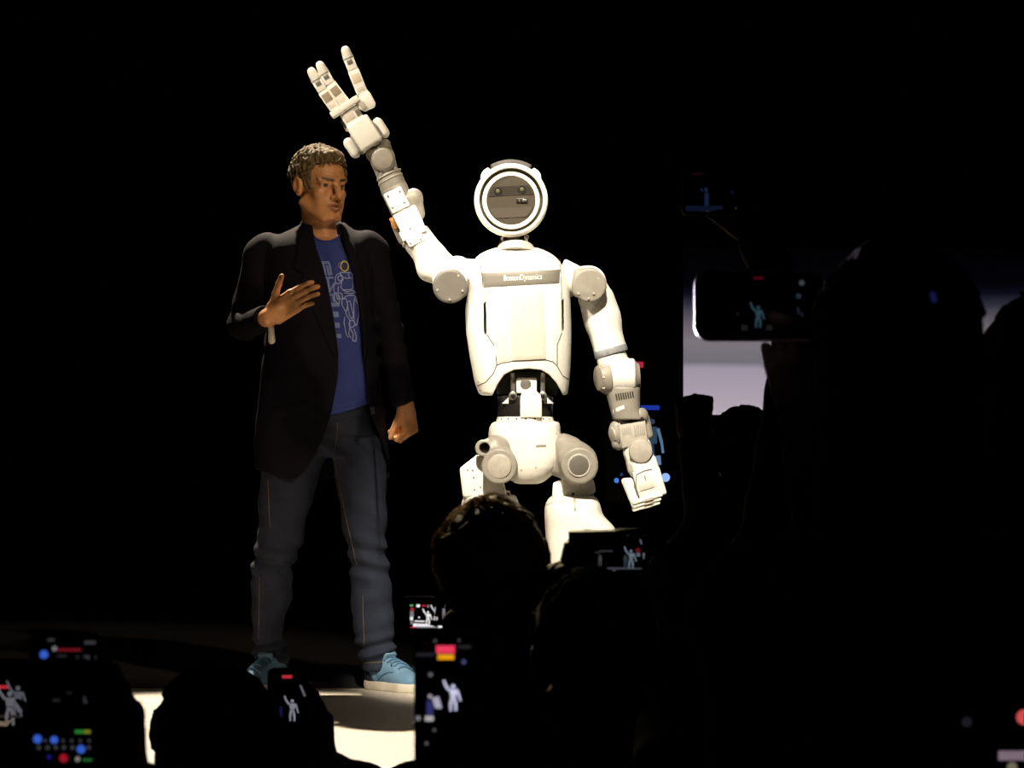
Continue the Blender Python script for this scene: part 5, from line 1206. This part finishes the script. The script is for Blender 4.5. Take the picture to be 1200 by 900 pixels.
# -- near phone left of centre
spectator('spectator kneeling at the bottom centre behind the phone with red and yellow bars', 632, 1130, 2.2, 1.0, 0, True,
    [grip(596, 955, 2.74, 640, 1130, 2.4)], .012)
wv = (205, 205, 235)
pl = [(rect(511, 756.5, 533, 765.5), glow((235, 60, 92))), (rect(513, 767, 532, 773), glow((235, 160, 20))), (disc2(510, 751, 2.2), glow((60, 60, 66))), (disc2(538, 750.5, 1.8), glow((60, 60, 66))), (rect(488, 765, 509, 769), glow((32, 32, 36))), (rect(536, 756, 552, 760), glow((34, 32, 34))), (disc2(543.5, 775.5, 2.6), glow((70, 74, 110))), (disc2(504.5, 790.5, 2.6), glow((90, 90, 94)))]
pl += robot_fig(531, 799, 34, wv, 1.0)+[([(506, 818), (514, 816), (518, 830), (510, 830)], glow((165, 160, 180))), (disc2(504, 816, 2.6), glow((150, 140, 150))), ([(500, 820), (507, 824), (508, 838), (500, 838)], glow((46, 46, 100))), (rect(498, 839, 508, 845), glow((170, 165, 165))), (disc2(490, 841.5, 3), glow((120, 116, 122))), (disc2(509, 855.5, 2), glow((80, 74, 74))), (disc2(500, 871, 2), glow((90, 88, 86)))]
phone('blurred upright phone with red and yellow bars beside the sneaker', 485, 740, 569, 912, 2.72, pl)

# -- raised landscape phone with shining rim, its owner and the neighbours at the right
rt, hc, hrow, hf = spectator('large silhouetted head right of the raised phone with shining rim', 1050, 432, 2.95, 1.0, -.05, False,
    [hold(948, 505, 3.40, 985, 700, 3.05, (-.06, -.03, 1), (.1, 1, .1), (-1, 0, .2), ((8, 30, 30), (10, 30, 30), (12, 30, 30), (14, 30, 30)))], .024, 0, 0, LONG, 60, 1.0, BOB)
b = B(); e = P(1093, 345, 2.70); b.capsule(e, e+Vector((.002, 0, -.006)), .0032, .0028, 12); b.done('blue_glint', mat('glint_blue_glow', (.02, .02, .10), .25, emit=lin((20, 20, 62)), estr=1.0), rt, 'tiny blue glint')  # glint painted as a small glowing bead, no real lamp
M_RIM = mat('phone_rim_chrome', (.85, .80, .86), .42, metal=1.0)
pl = [(rect(883, 324, 895, 327.5), glow((60, 6, 14))), (disc2(939.5, 331.5, 3.2), glow((56, 60, 72))), (disc2(936, 347, 3), glow((30, 42, 56))), (stroke((935, 360), (936, 368), 2.2), glow((26, 30, 40))), (stroke((939, 366), (940.5, 371), 2), glow((26, 30, 40))), (rect(869, 381, 876, 387), glow((26, 26, 24))), (rect(898, 381, 905, 387), glow((24, 24, 22))), (disc2(864.5, 367.5, 1.6), glow((24, 24, 12)))]
pl += robot_fig(888.5, 356, 28, (40, 62, 72))
p8 = phone('landscape phone with gleaming rim raised before the grey LED screen', 816, 318.5, 966, 397.5, 3.36, pl, None, rad=.017, bezel=3)
c = P(891, 358, 3.36); hx = 75*3.36/F; hz = 39.5*3.36/F; rad = .018; pts = []
for k, (sx, sz) in enumerate(((1, 1), (-1, 1), (-1, -1), (1, -1))):
    for i in range(9):
        a = math.pi/2*(k+i/8); pts.append(Vector((c.x+sx*(hx-rad)+rad*math.cos(a), 3.3642, c.z+sz*(hz-rad)+rad*math.sin(a))))
b = B(); b.tube(pts, .0030, 10, True); b.done('rim', M_RIM, p8, 'polished metal rim')
spectator('silhouetted head cut by the right frame edge before the LED screen', 1226, 470, 3.5, 1.03, .1, False, (), .024, 0, 1, LONG, 60, 1.0, BOB)
spectator('spectator behind the gleaming-rim phone, arm stretched up with a dim phone', 1006, 480, 4.7, 1.0, 0, False,
    [hold(884, 272, 5.09, 938, 398, 4.85, (-.6, -.02, .75), (0, .9, -.2), (-.7, 0, -.7), ((15, 40, 30), (18, 40, 30), (20, 40, 30), (22, 40, 30)))], .012, 0, 2)
db = glow((14, 30, 52)); pl = [(disc2(827.5, 222.5, 2.2, 10, 3), db), (rect(825.5, 226, 830.5, 242), db), (stroke((824, 224), (821, 221), 2), db), ([(803.5, 241), (846, 241), (848, 245), (826, 248), (804, 247)], glow((9, 17, 34))), (disc2(858, 225, 2.4), glow((10, 6, 34))), (rect(812, 202.5, 824, 205), glow((20, 6, 8))), (disc2(862.5, 244, 1.4), glow((32, 32, 34)))]
phone('dim phone held highest of all, showing a faint blue robot', 799, 198, 867, 252, 5.05, pl, rad=.008, bezel=1.2)
spectator('spectator low before the LED screen, one fist raised beside the grey picture', 872, 541, 5.72, .93, 0, False,
    [hold(812, 513, 5.72, 828, 610, 5.66, (-.05, .1, 1), (.3, .9, .1), (1, 0, 0), ((85, 90, 50), (85, 90, 50), (88, 90, 50), (90, 90, 50)), (.7, .1, .7))], .012, 0, 1)
# -- phone at the lower right corner
spectator('spectator kneeling at the bottom right corner behind a dim phone', 1300, 1120, 2.1, 1.0, -.1, True,
    [grip(1254, 990, 2.64, 1310, 1150, 2.35)], .012)
pl = [(disc2(1133, 846, 6), glow((26, 26, 32))), (disc2(1200, 840.5, 9), glow((205, 74, 76))), (rect(1170, 880, 1216, 891), glow((120, 104, 116))), (disc2(1186, 899, 6), glow((110, 100, 84)))]
phone('blurred phone with red dot at the lower right corner', 1122, 826, 1226, 1010, 2.62, pl)
